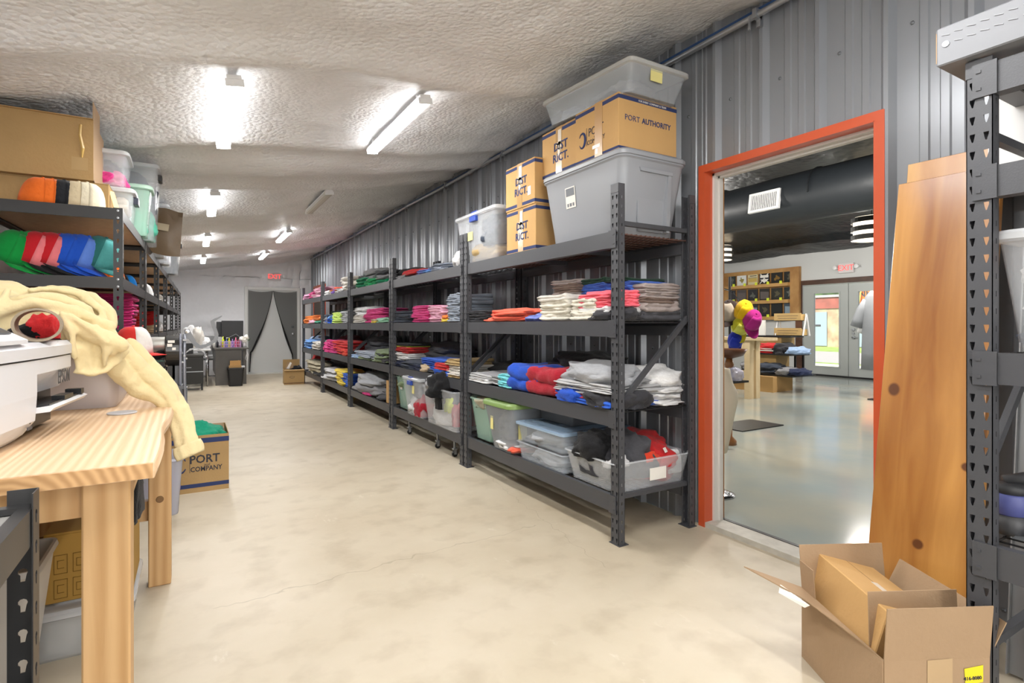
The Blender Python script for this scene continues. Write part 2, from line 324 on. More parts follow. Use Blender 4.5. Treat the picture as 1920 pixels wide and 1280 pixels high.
# right wall: framing behind, ribbed sheets in front
WX = 2.665
DY0, DY1, DZ = 1.275, 2.215, 2.118
def wall_right():
    mb = MB()
    for (a, b, c, d) in ((-4.2, DY0-.03, 0, 3.0), (DY1+.03, 14.8, 0, 3.0), (DY0-.03, DY1+.03, DZ+.03, 3.0)): mb.box(WX+.005, a, c, 2.78, b, d)
    w = struct('wall_right', mb, mat('wall_framing', '#8d8d8d', .8))
    # rib profile, pitch .305
    def prof(y0, y1):
        pts = []; y = y0
        def h(y):
            p = (y+.02) % .305
            if p < .04: return .032*min(1, p/.022) if p < .022 else .032
            if p < .062: return .032*(1-(p-.04)/.022)
            for c in (.125, .2): 
                if abs(p-c) < .018: return .006
            return 0
        ks = sorted(set([y0, y1]+[round(k*.305-.02+o, 5) for k in range(int(y0/.305)-2, int(y1/.305)+3) for o in (0, .022, .04, .062, .105, .111, .139, .145, .180, .186, .214, .22) if y0 < k*.305-.02+o < y1]))
        for y in ks:
            p = (y+.02+1e-4) % .305
            hh = 0
            if p < .001: hh = 0
            elif abs(p-.022) < .002 or abs(p-.04) < .002: hh = .03
            elif min(abs(p-x) for x in (.111, .139, .186, .214)) < .002: hh = .006
            elif p < .022: hh = .03*p/.022
            elif p < .04: hh = .03
            elif p < .062: hh = .03*(1-(p-.04)/.022)
            pts.append((y, WX-hh))
        return pts
    mw = mat('grey_ribbed_metal', '#8a8d92', .3, .3, spec=.5, bump=.02, bscale=3)
    def sheet(y0, y1, z0, z1):
        pr = prof(y0, y1); vs = [(x, y, z0) for y, x in pr]+[(x, y, z1) for y, x in pr]; n = len(pr)
        o = part('metal_panel', MB().add(vs, [(i, i+1, n+i+1, n+i) for i in range(n-1)]), mw, w); mod(o, 'SOLIDIFY', thickness=.002); return o
    y = -4.2
    edges = [-4.2+.915*k for k in range(0, 21)]+[14.8]
    for a, b in zip(edges, edges[1:]):
        segs = [(a, b)]
        if b > DY0-.035 and a < DY1+.035:
            segs = []
            if a < DY0-.035: segs.append((a, DY0-.035))
            if b > DY1+.035: segs.append((DY1+.035, b))
            sheet(max(a, DY0-.035), min(b, DY1+.035), DZ+.035, 3.0)
        for s0, s1 in segs: sheet(s0, s1, 0, 3.0)
    sb = MB()
    for y in [k*.305-.02-.06 for k in range(-4, 48)]:
        for z in (.12, 1.05, 1.72, 2.5):
            if DY0-.1 < y < DY1+.1 and z < 2.2: continue
            sb.lathe([(.001, 0), (.009, 0), (.009, .004), (.004, .008), (.001, .008)], 6, (0, 0, 0), 'x')
            n = 30; s = sb.v[-n:]; sb.v[-n:] = [(WX-.001-p[0], y+p[1], z+p[2]) for p in s]
    part('screw_heads', sb, mat('screw_grey', '#6d7074', .4, .5), w)['kind'] = 'stuff'
wall_right()
# door trim
M_OR = mat('orange_trim', '#c1512d', .35, spec=.5, coat=.2)
def doorway():
    mb = MB(); o = .038; t = 2.63
    for (a, b) in ((DY0-o, DY0), (DY1, DY1+o)): mb.box(t, a, 0, t+.006, b, DZ+o); 
    mb.box(t, DY0, DZ, t+.006, DY1, DZ+o)
    mb.box(t, DY1-.004, 0, 2.70, DY1, DZ); mb.box(t, DY0, 0, 2.70, DY0+.004, DZ); mb.box(t, DY0, DZ-.004, 2.70, DY1, DZ)
    mb.box(t, DY0-o-.003, 0, WX+.01, DY0-o, DZ+o); mb.box(t, DY1+o, 0, WX+.01, DY1+o+.003, DZ+o); mb.box(t, DY0-o, DZ+o, WX+.01, DY1+o, DZ+o+.003)
    tr = struct('trim_1', mb, M_OR)
    jb = MB().box(2.70, DY1-.018, .03, 2.765, DY1+.03, DZ).box(2.70, DY0-.03, .03, 2.765, DY0+.018, DZ).box(2.70, DY0, DZ-.018, 2.765, DY1, DZ+.03)
    jb.box(2.735, DY1-.03, .03, 2.765, DY1-.018, DZ-.018).box(2.735, DY0+.018, .03, 2.765, DY0+.03, DZ-.018).box(2.735, DY0, DZ-.03, 2.765, DY1, DZ-.018)
    struct('trim_2', jb, mat('white_jamb', '#cfccc6', .5))
    struct('trim_3', MB().box(2.767, DY1-.01, .02, 2.80, DY1+.09, DZ+.07).box(2.767, DY0-.09, .02, 2.80, DY0+.01, DZ+.07), wood('jamb_wood', '#b07a44', '#7a4a22', (20, 20, 1.5)))
    th = MB().box(2.635, DY0-.02, 0, 2.765, DY1+.02, .03)
    s = struct('trim_4', th, mat('pale_threshold', '#bdb9ae', .6, var=.1, vscale=20)); part('threshold_strip', MB().box(2.765, DY0, 0, 2.79, DY1, .033), M_BLACK, s)
doorway()
# back door
def backdoor():
    Y = 14.72; x0, x1 = 1.17, 2.30; H = 2.07
    d = struct('door_1', MB().box(x0, Y-.02, .03, x1, Y+.03, H), mat('grey_door', '#c6c8c6', .5))
    part('door_frame', MB().box(x0-.07, Y-.05, 0, x0, Y+.03, H+.07).box(x1, Y-.05, 0, x1+.07, Y+.03, H+.07).box(x0, Y-.05, H, x1, Y+.03, H+.07), mat('door_frame_white', '#dcddda', .5), d, bev=.004)
    part('door_sill', MB().box(x0, Y-.1, 0, x1, Y+.02, .03), mat('white_sill', '#d0d0ca', .5), d)
    part('door_knob', MB().lathe([(.001, -.09), (.03, -.085), (.032, -.06), (.012, -.05), (.012, -.03), (.03, -.025), (.03, -.018)], 14, (2.2, Y, .98), 'y'), M_GALV, d)
    part('deadbolt', MB().lathe([(.001, -.05), (.028, -.048), (.03, -.02)], 14, (2.2, Y, 1.16), 'y'), M_GALV, d)
    # sheer curtains tied apart
    m = frosted('sheer_black', '#191a19', .5, .8)
    def cur(name, side, lab):
        vs = []; fs = []; nu, nv = 40, 50; cx = 1.74
        for j in range(nv+1):
            v = j/nv; z = 2.05-v*(2.05-.06)
            out = x0+.01 if side < 0 else x1-.01
            if side < 0:
                k = v; inner = cx-(.12*k+.42*min(1, k/.75)**1.6+.02)*.92 if k < .75 else cx-.51-.06*(k-.75)
            else:
                inner = cx+(.10*v+.36*min(1, v/.8)**1.3)
            for i in range(nu+1):
                u = i/nu; x = out+(inner-out)*u; 
                vs.append((x, Y-.075-.012*math.sin(u*34*(.6+.4*v)+v*3)-.02*u*math.sin(v*3), z-.05*math.sin(u*PI)*(1-v)*.6))
        for j in range(nv):
            for i in range(nu): a = j*(nu+1)+i; fs.append((a, a+1, a+nu+2, a+nu+1))
        r = thing(name, lab, 'curtain', (0, 0, 0)); part('cloth', MB().add(vs, fs), m, r, smooth=True)
        hb = MB(); hb.tube([vs[j*(nu+1)+nu] for j in range(nv+1)], [.006+.02*math.exp(-((j/nv-.62)/.22)**2) for j in range(nv+1)], 6); part('gathered_edge', hb, frosted('sheer_black_dense', '#0e0f0f', .9, .8), r, smooth=True)
    cur('sheer_curtain', -1, 'sheer black curtain half drawn to the left on the back door'); cur('sheer_curtain', 1, 'sheer black curtain half drawn to the right on the back door')
backdoor()
def exit_sign(loc, rz, w, h, label, heads):
    r = thing('exit_sign', label, 'sign', loc, rz)
    part('housing', MB().box(-w/2, 0, -h/2, w/2, .05, h/2), mat('sign_white', '#c9c4c4', .5), r, bev=.004)
    text('EXIT', h*.80, mat('exit_red', '#ff4a48', .5, emit=1.2), r, (0, -.004, 0), (R(90), 0, 0), sx=.95)
    for s in heads:
        part('emergency_lamp', MB().lathe([(.001, -.06), (.045, -.05), (.05, -.02), (.03, 0)], 12, (s*(w/2+.07), .02, h*.1), 'y').bar((s*w/2, .03, 0), (s*(w/2+.06), .03, 0), .02, .02), M_WHITE, r)
exit_sign((1.77, 14.66, 2.405), 0, .30, .2, 'red EXIT sign on white housing above the grey back door', (1,))
# second orange framed doorway far down the right wall
def fardoor():
    t = 2.615; y0, y1 = 13.05, 14.2
    struct('trim_5', MB().box(t, y0-.06, 0, WX, y0, 2.16).box(t, y1, 0, WX, y1+.06, 2.16).box(t, y0, 2.1, WX, y1, 2.16), M_OR)
    struct('trim_6', MB().box(t+.01, y0, 0, WX, y0+.09, 2.1), mat('cream_jamb', '#c9c3b2', .6))
    struct('door_2', MB().box(t+.012, y0+.09, .01, WX, y1, 2.1), mat('brown_door', '#4a4038', .5))
fardoor()
# pipe and blue strip along top of the wall
def conduit():
    r = thing('conduit_pipe', 'galvanised conduit running under the ceiling along the ribbed metal wall', 'pipe', (0, 0, 0))
    pts = [(2.60+.003*math.sin(k), -1.5+k*.55, 2.862+.004*math.sin(k*1.7)) for k in range(30)]
    part('pipe', MB().tube(pts, .017, 10), M_GALV, r, smooth=True)
    for k in range(12):
        y = -.9+k*1.37
        part('pipe_bracket', MB().box(2.575, y-.012, 2.837, 2.625, y+.012, 2.887).box(2.61, y-.012, 2.80, 2.635, y+.012, 2.862).box(2.58, y+.03, 2.79, 2.59, y+.04, 2.862), M_GALV, r)
    for k in range(6):
        y = .4+k*2.45
        part('coupling', MB().tube([(2.60, y-.04, 2.862), (2.60, y+.04, 2.862)], .022, 10), M_GALV, r, smooth=True)
    s = tag(obj('blue_strip', MB().box(2.61, -1.5, 2.878, 2.645, 14.6, 2.90).mesh('blue_strip', mat('blue_film', '#2c4a78', .5))), 'blue strip edge showing between foam ceiling and conduit pipe', 'strip')
conduit()
# LED tubes
def tubes():
    em = mat('led_tube_glow', '#ffffff', .5, emit=13); off = mat('led_off', '#bdbab2', .5)
    vis = [t for t in TUBES]
    names = {(.19, 0): 'nearest', (.19, 1): 'second', (.19, 2): 'third', (.19, 3): 'farthest'}
    for (x, y, on) in TUBES:
        k = round((y-3.8)/2.8); rowname = 'left' if x < 1 else 'right'
        ordn = {-2: 'far rear', -1: 'rear', 0: 'nearest', 1: 'second', 2: 'third', 3: 'farthest'}[k]
        lab = f"{ordn} {'lit' if on else 'unlit'} LED strip light in the {rowname} ceiling row"
        r = thing('strip_light', lab, 'light', (x, y, ceil_z(x)-.06)); r.rotation_euler = (0, R(-8), 0)
        part('fitting', MB().box(-.035, -.6, 0, .035, .6, .02).box(-.015, -.52, .02, .015, -.48, .075).box(-.015, .48, .02, .015, .52, .075), M_WHITE, r)
        part('diffuser', MB().prism([(-.045, 0), (.045, 0), (.040, -.026), (.02, -.034), (-.02, -.034), (-.040, -.026)], 'y', -.585, .585), em if on else off, r)
        part('end_cap', MB().box(-.045, -.595, -.034, .045, -.585, .002), M_WHITE, r); part('end_cap', MB().box(-.045, .585, -.034, .045, .595, .002), M_WHITE, r)
tubes()
# ---------------------------------------------------------------- builders
def perf_strip(length, wd, pitch, holes, z0=.03):
    """flat strip in the x-z plane (x 0..wd, z 0..length) with real cut-outs; holes = list of (cx, polygon)"""
    bm = bmesh.new(); n = int(length/pitch)
    def cell():
        b = bmesh.new(); es = []
        def loop(ps):
            vs = [b.verts.new((p[0], 0, p[1])) for p in ps]
            for i in range(len(vs)): es.append(b.edges.new((vs[i], vs[(i+1) % len(vs)])))
        loop([(0, 0), (wd, 0), (wd, pitch), (0, pitch)])
        for cx, poly in holes: loop([(cx+p[0], pitch/2+p[1]) for p in poly])
        bmesh.ops.triangle_fill(b, edges=es, use_beauty=True)
        b.verts.index_update(); v = [tuple(x.co) for x in b.verts]; f = [tuple(x.index for x in q.verts) for q in b.faces]; b.free(); return v, f
    v, f = cell(); mb = MB(); zz = 0
    for i in range(n): mb.add([(p[0], 0, p[2]+i*pitch) for p in v], f)
    if length-n*pitch > .002: mb.add([(0, 0, n*pitch), (wd, 0, n*pitch), (wd, 0, length), (0, 0, length)], [(0, 1, 2, 3)])
    return mb
TEAR = [(-.006, .012), (.007, .012), (.007, .004), (.002, -.012), (-.001, -.012), (-.004, .0)]
TEARM = [(-x, z) for x, z in TEAR[::-1]]
SLOT = [(-.003, -.008), (.003, -.008), (.003, .008), (-.003, .008)]
KEY = [(.0065*math.cos(a), .004+.0065*math.sin(a)) for a in [R(d) for d in (-60, -20, 20, 60, 100, 140, 180, 220)]]+[(-.003, -.012), (.003, -.012)]
def xf(mb, M):
    mb.v = [tuple(M @ Vector(p)) for p in mb.v]; return mb
def join(*mbs):
    o = MB()
    for m in mbs: o.add(m.v, m.f)
    return o
def make_post(H, w=.062, d=.045):
    """channel post: teardrop face looks to -x (aisle), slotted sides; footprint x 0..d, y 0..w"""
    front = perf_strip(H, w, .0508, [(w*.25, TEARM), (w*.75, TEAR)])       # in x-z, to be turned to y-z
    F_ = xf(front, Matrix(((0, 1, 0, 0), (1, 0, 0, 0), (0, 0, 1, 0), (0, 0, 0, 1))))
    s1 = perf_strip(H, d, .0508, [(d*.55, SLOT)]); s2 = MB().add(s1.v, s1.f); xf(s2, Matrix.Translation((0, w, 0)))
    lip = MB().box(d-.002, 0, 0, d, .012, H).box(d-.002, w-.012, 0, d, w, H)
    me = join(F_, s1, s2).mesh('post', M_RACK)
    foot = MB().box(-.005, -.012, 0, d+.018, w+.012, .004).mesh('foot_plate', M_RACK)
    return me, foot, lip.mesh('post_lip', M_RACK)
def beam_mesh(L, h=.09):
    mb = MB().prism([(0, 0), (0, h), (.03, h), (.03, h-.012), (.045, h-.03), (.045, 0)], 'y', .002, L-.002)
    mb.box(-.008, -.045, -.004, -.004, .012, h+.004).box(-.008, L-.012, -.004, -.004, L+.045, h+.004)
    mb.box(-.008, -.002, 0, 0, .012, h).box(-.008, L-.012, 0, 0, L+.002, h)
    for y in (-.03, L+.03):
        for z in (.02, h-.02): mb.box(-.011, y-.006, z-.004, -.008, y+.006, z+.004)
    return mb.mesh('beam', M_RACK, bev=0)
def deck_mesh(L, D, m, cell=.05):
    mb = MB()
    n = int(D/cell)
    for i in range(n+1):
        x = i*D/n; mb.box(x-.0025, 0, -.005, x+.0025, L, 0)
    n = int(L/(cell*2))
    for i in range(n+1):
        y = i*L/n; mb.box(0, y-.0025, -.01, D, y+.0025, -.005)
    return mb.mesh('wire_deck', m)
SHZ = (.262, .73, 1.229, 1.722)
RD = .60
POST = make_post(1.98)
def make_rack(y0, L, levels, label, x0=2.0, H=1.98, end_braces=(0, 1), rust=False, group='black shelving racks along the metal wall', post=POST, xs=1, x_braces=False):
    r = thing('storage_rack', label, 'rack', (x0, y0, 0), group=group)
    w = .062; D = RD
    for (px, py, flip) in ((0, 0, 0), (0, L-w, 0), (D, w, 1), (D, L, 1)):
        p = obj('post', post[0], r, (px, py, 0), (0, 0, PI if flip else 0))
        mod(p, 'SOLIDIFY', thickness=.0022, offset=-1)
        obj('foot_plate', post[1], p); obj('post_lip', post[2], p)
    bl = L-2*w; bm_ = beam_mesh(bl)
    dk = deck_mesh(bl+.04, D-.06, M_WIRE); dkr = deck_mesh(bl+.04, D-.06, M_RUST, .035) if rust else None
    for i, z in enumerate(levels):
        obj('beam', bm_, r, (0, w, z-.09)); obj('beam', bm_, r, (D, L-w, z-.09), (0, 0, PI))
        obj('wire_deck', dkr if (rust and i == len(levels)-1) else dk, r, (.03, w-.02, z-.004))
        for k in (1, 2): part('deck_support', MB().box(.03, bl*k/3, z-.045, D-.03, bl*k/3+.03, z-.015), M_RACK, r)
    for e in end_braces:
        y = w/2 if e == 0 else L-w/2
        for z in (H-.20, .27): part('end_rail', MB().box(.045, y-.012, z-.025, D-.045, y+.012, z), M_RACK, r)
        part('diagonal_brace', MB().bar((.03, y+(-.0 if e == 0 else .0), .76), (D-.03, y, 1.25), .028, .018, (0, 1, 0)), M_RACK, r)
    if x_braces:
        part('cross_brace', MB().bar((D-.02, L*.03, .85), (D-.02, L*.35, 1.2), .02, .01, (1, 0, 0)).bar((D-.02, L*.03, 1.2), (D-.02, L*.35, .85), .02, .01, (1, 0, 0)), M_RACK, r)
    return r
RK = ('doorway rack', 'second rack', 'third rack', 'fourth rack', 'farthest rack')
RLAB = ('dark grey steel rack nearest the orange doorway, with huge grey tote on top', 'second dark grey rack from the doorway, mint and clear totes on its bottom shelf',
        'third dark grey rack from the doorway, grey rolled hoodies on bottom shelf', 'fourth dark grey rack from the doorway, pink and red shirt stacks',
        'farthest dark grey rack in the row, beside the back door')
RY = [2.257+1.972*k for k in range(5)]
for k in range(5): make_rack(RY[k], 1.955, SHZ, RLAB[k], rust=(k == 0), end_braces=(0, 1))

# folded garments ------------------------------------------------------------
def fold_mesh(seed, layers=2):
    """unit folded garment: x 0..1 depth (0 = front fold), y -.5..+.5, z 0..1"""
    rnd = random.Random(seed); nx, ny = 12, 14; prof = []
    # closed profile in x-z: bottom back -> front fold with rolls -> top back
    pts = []
    for i in range(6): pts.append((1-i/5*.93, 0))
    na = 5
    for l in range(layers):
        for k in range(1, na+1):
            a = -PI/2+PI*k/(na+.5); h = 1/layers
            pts.append((.07-.07*math.cos(a)*(1-.25*l), l*h+h/2+math.sin(a)*h/2))
    for i in range(1, 8): pts.append((.07+i/7*.93, 1))
    rings = []
    for j in range(ny+1):
        v = j/ny; y = -.5+v; t = abs(2*v-1); round_ = (1-max(0, (t-.86)/.14)**2)
        sh = .02*nz((v*2, seed, 0), 1.5, seed)
        ring = []
        for (x, z) in pts:
            zz = (z-.5)*(.62+.38*round_)+.5; top = z > .5
            d = .24*nz((x*2.2, v*2.6, seed*3+top), 1.0, seed)*(1 if top else .25)+.16*abs(nz((x*5, v*6, seed), 1.0, seed+9))*(1 if top else 0)
            xx = x+sh+.05*nz((z*2, v*5, seed), 1, seed+4)
            yy = y*(1-.02*abs(nz((x*3, z*2, j), 1, seed)))+(.012*nz((x*4, z*3, seed), 1, seed+2) if t > .9 else 0)
            ring.append((xx, yy, max(-.02, zz+d*(1 if top else .3))))
        rings.append(ring)
    return MB().loft(rings).mesh('folded_shirt', None, True)
def crumple_mesh(seed, flat=.6):
    bm = bmesh.new(); bmesh.ops.create_icosphere(bm, subdivisions=4, radius=1)
    rnd = random.Random(seed); dirs = [Vector((rnd.uniform(-1, 1), rnd.uniform(-1, 1), rnd.uniform(-.4, .4))).normalized() for _ in range(5)]; ph = [rnd.uniform(0, 6) for _ in range(5)]
    for v in bm.verts:
        p = v.co.copy(); q = Vector((math.copysign(abs(p.x)**.75, p.x), math.copysign(abs(p.y)**.75, p.y), p.z))
        n = .24*nz(p, 1.5, seed)+.14*nz(p, 3.3, seed+1)+.05*nz(p, 8, seed+2)
        for d, f in zip(dirs, ph):
            w_ = p.dot(d)*5+1.6*nz(p, 1.7, seed+3)+f; n += .055*(1-abs(math.sin(w_)))**2*1.6
        q = q*(1+n); q.z = max(q.z, -.55)+.55; q.z *= .62
        v.co = (q.x*.47, q.y*.47, q.z)
    me = bpy.data.meshes.new('crumpled_garment'); bm.to_mesh(me); bm.free(); me.shade_smooth(); return me
FOLDS = [fold_mesh(k, 2) for k in range(7)]+[fold_mesh(20+k, 1) for k in range(3)]
CRUM = [crumple_mesh(k) for k in range(8)]
for me in FOLDS+CRUM: me.materials.append(fabric('#ffffff'))
COLS = {'hot pink': '#d8458c', 'light pink': '#e3aec3', 'pale pink': '#e6bfd0', 'magenta': '#b8286c', 'red': '#c02a2c', 'crimson': '#a52634', 'coral': '#ef6a52', 'coral pink': '#f2707f',
 'orange': '#dd7a35', 'orange red': '#d8442c', 'yellow': '#d9c04a', 'lime': '#c8d84a', 'lime green': '#b9d36c', 'green': '#1f9a5c', 'kelly green': '#15845a', 'dark green': '#1f3a2c', 'sage green': '#7d8d6c', 'teal': '#58b89c',
 'aqua': '#74c8d0', 'light blue': '#9db6d8', 'sky blue': '#6d9bd8', 'blue': '#2f5fc4', 'royal blue': '#2550b8', 'periwinkle': '#7f8fd8', 'polo blue': '#4d6fc4', 'navy': '#2c3450', 'slate': '#3c4350', 'charcoal': '#38383c',
 'dark grey': '#4a4a4e', 'grey': '#8b8b8e', 'heather grey': '#a6a8ac', 'light grey': '#b9b9ba', 'black': '#1a1a1c', 'off-white': '#d5d0c8', 'white': '#dcdcdc', 'cream': '#d9d4c6', 'khaki': '#a89f88', 'tan': '#a88f62', 'beige': '#bda98c',
 'taupe': '#a69a96', 'brown': '#5a4640', 'brown taupe': '#7d6a60', 'dark red': '#6a1f28', 'maroon': '#5a1c30', 'purple': '#7a5ab0', 'striped grey': '#8e96a2', 'pale blue grey': '#a8b0be', 'pale pink mix': '#d8a0c0', 'dark teal': '#2a4a4c', 'mint': '#9fd0b4'}
ORD = ('bottom', 'second', 'third', 'fourth', 'fifth', 'sixth', 'seventh', 'eighth', 'ninth', 'tenth', 'eleventh', 'twelfth', 'thirteenth', 'fourteenth', 'fifteenth', 'sixteenth')
POS = ('first', 'second', 'third', 'fourth', 'fifth', 'sixth', 'seventh', 'eighth', 'ninth', 'tenth', 'eleventh', 'twelfth')
GSEED = [0]
def garment(kind, c, loc, dims, rz=0, tilt=(0, 0), label='', group=None, name=None, cat='shirt'):
    GSEED[0] += 1; k = GSEED[0]
    if kind == 'f': me = FOLDS[k*5 % 7]
    elif kind == 's': me = FOLDS[7+k % 3]
    else: me = CRUM[k*3 % 8]
    nm = name or ('folded_shirt' if kind in 'fs' else 'crumpled_shirt')
    o = bpy.data.objects.new(nm, me); col.objects.link(o)
    o.location = loc; o.scale = dims; o.rotation_euler = (tilt[0], tilt[1], rz)
    o.material_slots[0].link = 'OBJECT'; o.material_slots[0].material = fabric(COLS[c])
    if label: tag(o, label, cat, group)
    return o
SHN = ('bottom shelf', 'lower shelf', 'upper shelf', 'top shelf')
rr = random.Random(5)
def shelf_items(k, s, items, z0=None):
    """items: (kind, u_left, u_right, [(colour, n, thick), ...], x offset, depth, z lift)"""
    zt = SHZ[s]+.002; cnt = 0; bk = 0
    for it in items:
        kind, ul, ur, layers = it[:4]; xo = it[4] if len(it) > 4 else 0.0; dep = it[5] if len(it) > 5 else .34; zl = it[6] if len(it) > 6 else 0
        X = 2.012+xo
        ya = onx(ur, 600, X).y; yb = onx(ul, 600, X).y; W = yb-ya; y = (ya+yb)/2; z = zt+zl
        rear = xo > .15
        if rear: bk += 1; pos = f'{POS[bk-1]} rear pile from left'
        else: cnt += 1; pos = f'{POS[cnt-1]} pile from left'
        tot = sum(l[1] for l in layers); i = 0
        for (c, n, th) in layers:
            for q in range(n):
                where = 'alone' if tot == 1 else ('topmost' if i == tot-1 else ORD[i]+(' from bottom' if i else ''))
                noun = 'folded shirt' if kind in 'fs' else 'crumpled shirt'
                if tot == 1: lab = f'{c} {noun}, {RK[k]} {SHN[s]}, {pos}'
                else: lab = f'{c} {noun}, {where}, {RK[k]} {SHN[s]}, {pos}'
                hh = th*(1.22 if kind in 'fs' else 1.35)
                garment(kind, c, (X+rr.uniform(-.008, .012), y+rr.uniform(-.01, .01)*(W > .2), z) if kind in 'fs' else (X+dep/2, y, z),
                        (dep*rr.uniform(.95, 1.03), W*rr.uniform(.93, 1.0), hh) if kind in 'fs' else (dep, W, hh), rz=rr.uniform(-.08, .08), label=lab, group=f'clothes on the {SHN[s]} of the {RK[k]}')
                z += th; i += 1
# doorway rack (k=0)
shelf_items(0, 2, [('f', 871, 908, [('charcoal', 4, .022)]), ('c', 905, 990, [('coral', 2, .042)]), ('c', 975, 1015, [('periwinkle', 1, .045)], .03), ('f', 998, 1030, [('royal blue', 2, .03)], .10),
  ('f', 1010, 1062, [('cream', 3, .042), ('off-white', 1, .035)]), ('f', 1064, 1112, [('cream', 3, .042)]), ('f', 1036, 1082, [('cream', 4, .035), ('red', 1, .025), ('taupe', 1, .025), ('brown taupe', 2, .028), ('taupe', 1, .028)], .16),
  ('f', 1085, 1140, [('white', 2, .035), ('coral pink', 3, .028)], .02), ('f', 1086, 1132, [('dark grey', 3, .03), ('polo blue', 7, .021), ('dark green', 1, .03)], .20), ('f', 1132, 1178, [('dark grey', 3, .03), ('polo blue', 7, .021), ('dark green', 1, .02)], .22),
  ('c', 1100, 1152, [('charcoal', 1, .045)], -.01, .25)])
def side_pile(items, s, k=0):
    """piles seen through the open end of the doorway rack: (kind, x0, x1, y0, y1, layers, zlift, where)"""
    for kind, x0, x1, y0, y1, layers, zl, wh in items:
        z = SHZ[s]+.002+zl; i = 0; tot = sum(l[1] for l in layers)
        for c, n, th in layers:
            for q in range(n):
                where = '' if tot == 1 else (', topmost' if i == tot-1 else ', '+ORD[i]+(' from bottom' if i else ''))
                garment(kind, c, ((x0+x1)/2, y0, z) if kind in 'fs' else ((x0+x1)/2, (y0+y1)/2, z), (y1-y0, x1-x0, th*1.22) if kind in 'fs' else (x1-x0, y1-y0, th*1.35), rz=(PI/2 if kind in 'fs' else 0)+rr.uniform(-.06, .06),
                        label=f"{c} {'folded' if kind in 'fs' else 'crumpled'} shirt{where}, {wh}", group=f'clothes at the open end of the {SHN[s]}')
                z += th; i += 1
side_pile([('f', 2.27, 2.56, 2.33, 2.66, [('dark grey', 1, .05), ('taupe', 1, .05), ('brown taupe', 1, .03), ('taupe', 3, .028)], 0, 'rear corner of doorway rack upper shelf'),
           ('f', 2.10, 2.33, 2.40, 2.7, [('white', 2, .04), ('light blue', 3, .02)], 0, 'beside taupe pile, doorway rack upper shelf'),
           ('c', 2.05, 2.20, 2.27, 2.5, [('charcoal', 1, .06)], 0, 'near post, doorway rack upper shelf'),
           ('f', 2.07, 2.20, 2.30, 2.62, [('coral pink', 3, .03)], .075, 'near post, doorway rack upper shelf')], 2)
shelf_items(0, 1, [('f', 872, 915, [('white', 1, .03), ('light grey', 2, .018)], .0), ('s', 896, 945, [('light grey', 3, .016), ('grey', 1, .03)], .04), ('f', 932, 960, [('aqua', 3, .032)], .0, .4),
  ('s', 952, 1010, [('royal blue', 2, .08)], .0, .42), ('s', 985, 1046, [('crimson', 2, .082)], .0, .45), ('f', 1038, 1150, [('blue', 1, .03), ('crimson', 1, .03), ('light grey', 3, .022)], -.01, .4),
  ('c', 1034, 1085, [('royal blue', 1, .07)], -.02, .16), ('c', 1086, 1150, [('charcoal', 1, .085)], -.025, .3), ('c', 1036, 1148, [('heather grey', 1, .09)], .0, .34, .125),
  ('c', 1020, 1130, [('black', 3, .085)], .26, .3), ('f', 860, 900, [('dark grey', 3, .03)], .25), ('c', 895, 970, [('black', 1, .1)], .3, .25)])
side_pile([('c', 2.28, 2.58, 2.29, 2.60, [('white', 3, .035), ('white', 1, .09)], .0, 'rear corner of doorway rack lower shelf'), ('c', 2.05, 2.30, 2.27, 2.50, [('charcoal', 1, .09)], 0, 'behind near post, doorway rack lower shelf'),
           ('c', 2.15, 2.45, 2.6, 2.95, [('light grey', 2, .07)], 0, 'behind white pile, doorway rack lower shelf')], 1)
# second rack (k=1)
shelf_items(1, 3, [('c', 733, 775, [('black', 2, .055)], .05), ('c', 737, 765, [('grey', 1, .04)], -.0, .2), ('c', 745, 785, [('red', 1, .045)], -.01, .3, .02), ('c', 780, 801, [('periwinkle', 2, .022)]), ('c', 790, 803, [('sky blue', 1, .03)], .0, .2), ('c', 798, 836, [('pale blue grey', 3, .025)], .04)])
shelf_items(1, 2, [('f', 733, 771, [('slate', 6, .021)], .01), ('f', 771, 804, [('hot pink', 7, .024)]), ('f', 803, 826, [('light pink', 6, .026)]), ('c', 824, 838, [('yellow', 1, .03)], -.0, .12), ('c', 826, 838, [('orange', 1, .03)], .0, .14, .03), ('f', 837, 862, [('striped grey', 8, .031)]),
  ('f', 812, 836, [('pale pink', 5, .033)], .2)])
shelf_items(1, 1, [('f', 734, 764, [('navy', 3, .022), ('white', 4, .022), ('red', 3, .022), ('lime', 1, .016), ('black', 1, .02)], .03, .45), ('c', 748, 785, [('slate', 2, .04)], 0, .34), ('f', 764, 790, [('navy', 3, .018)]), ('c', 785, 800, [('beige', 1, .06)], .0, .2), ('f', 788, 832, [('dark grey', 1, .03), ('blue', 5, .021)], .02),
  ('f', 812, 838, [('blue', 2, .024), ('red', 2, .03)], -.01, .25), ('f', 836, 862, [('tan', 1, .022), ('off-white', 4, .022), ('tan', 2, .025)]), ('c', 790, 850, [('dark grey', 3, .085)], .26, .32)])
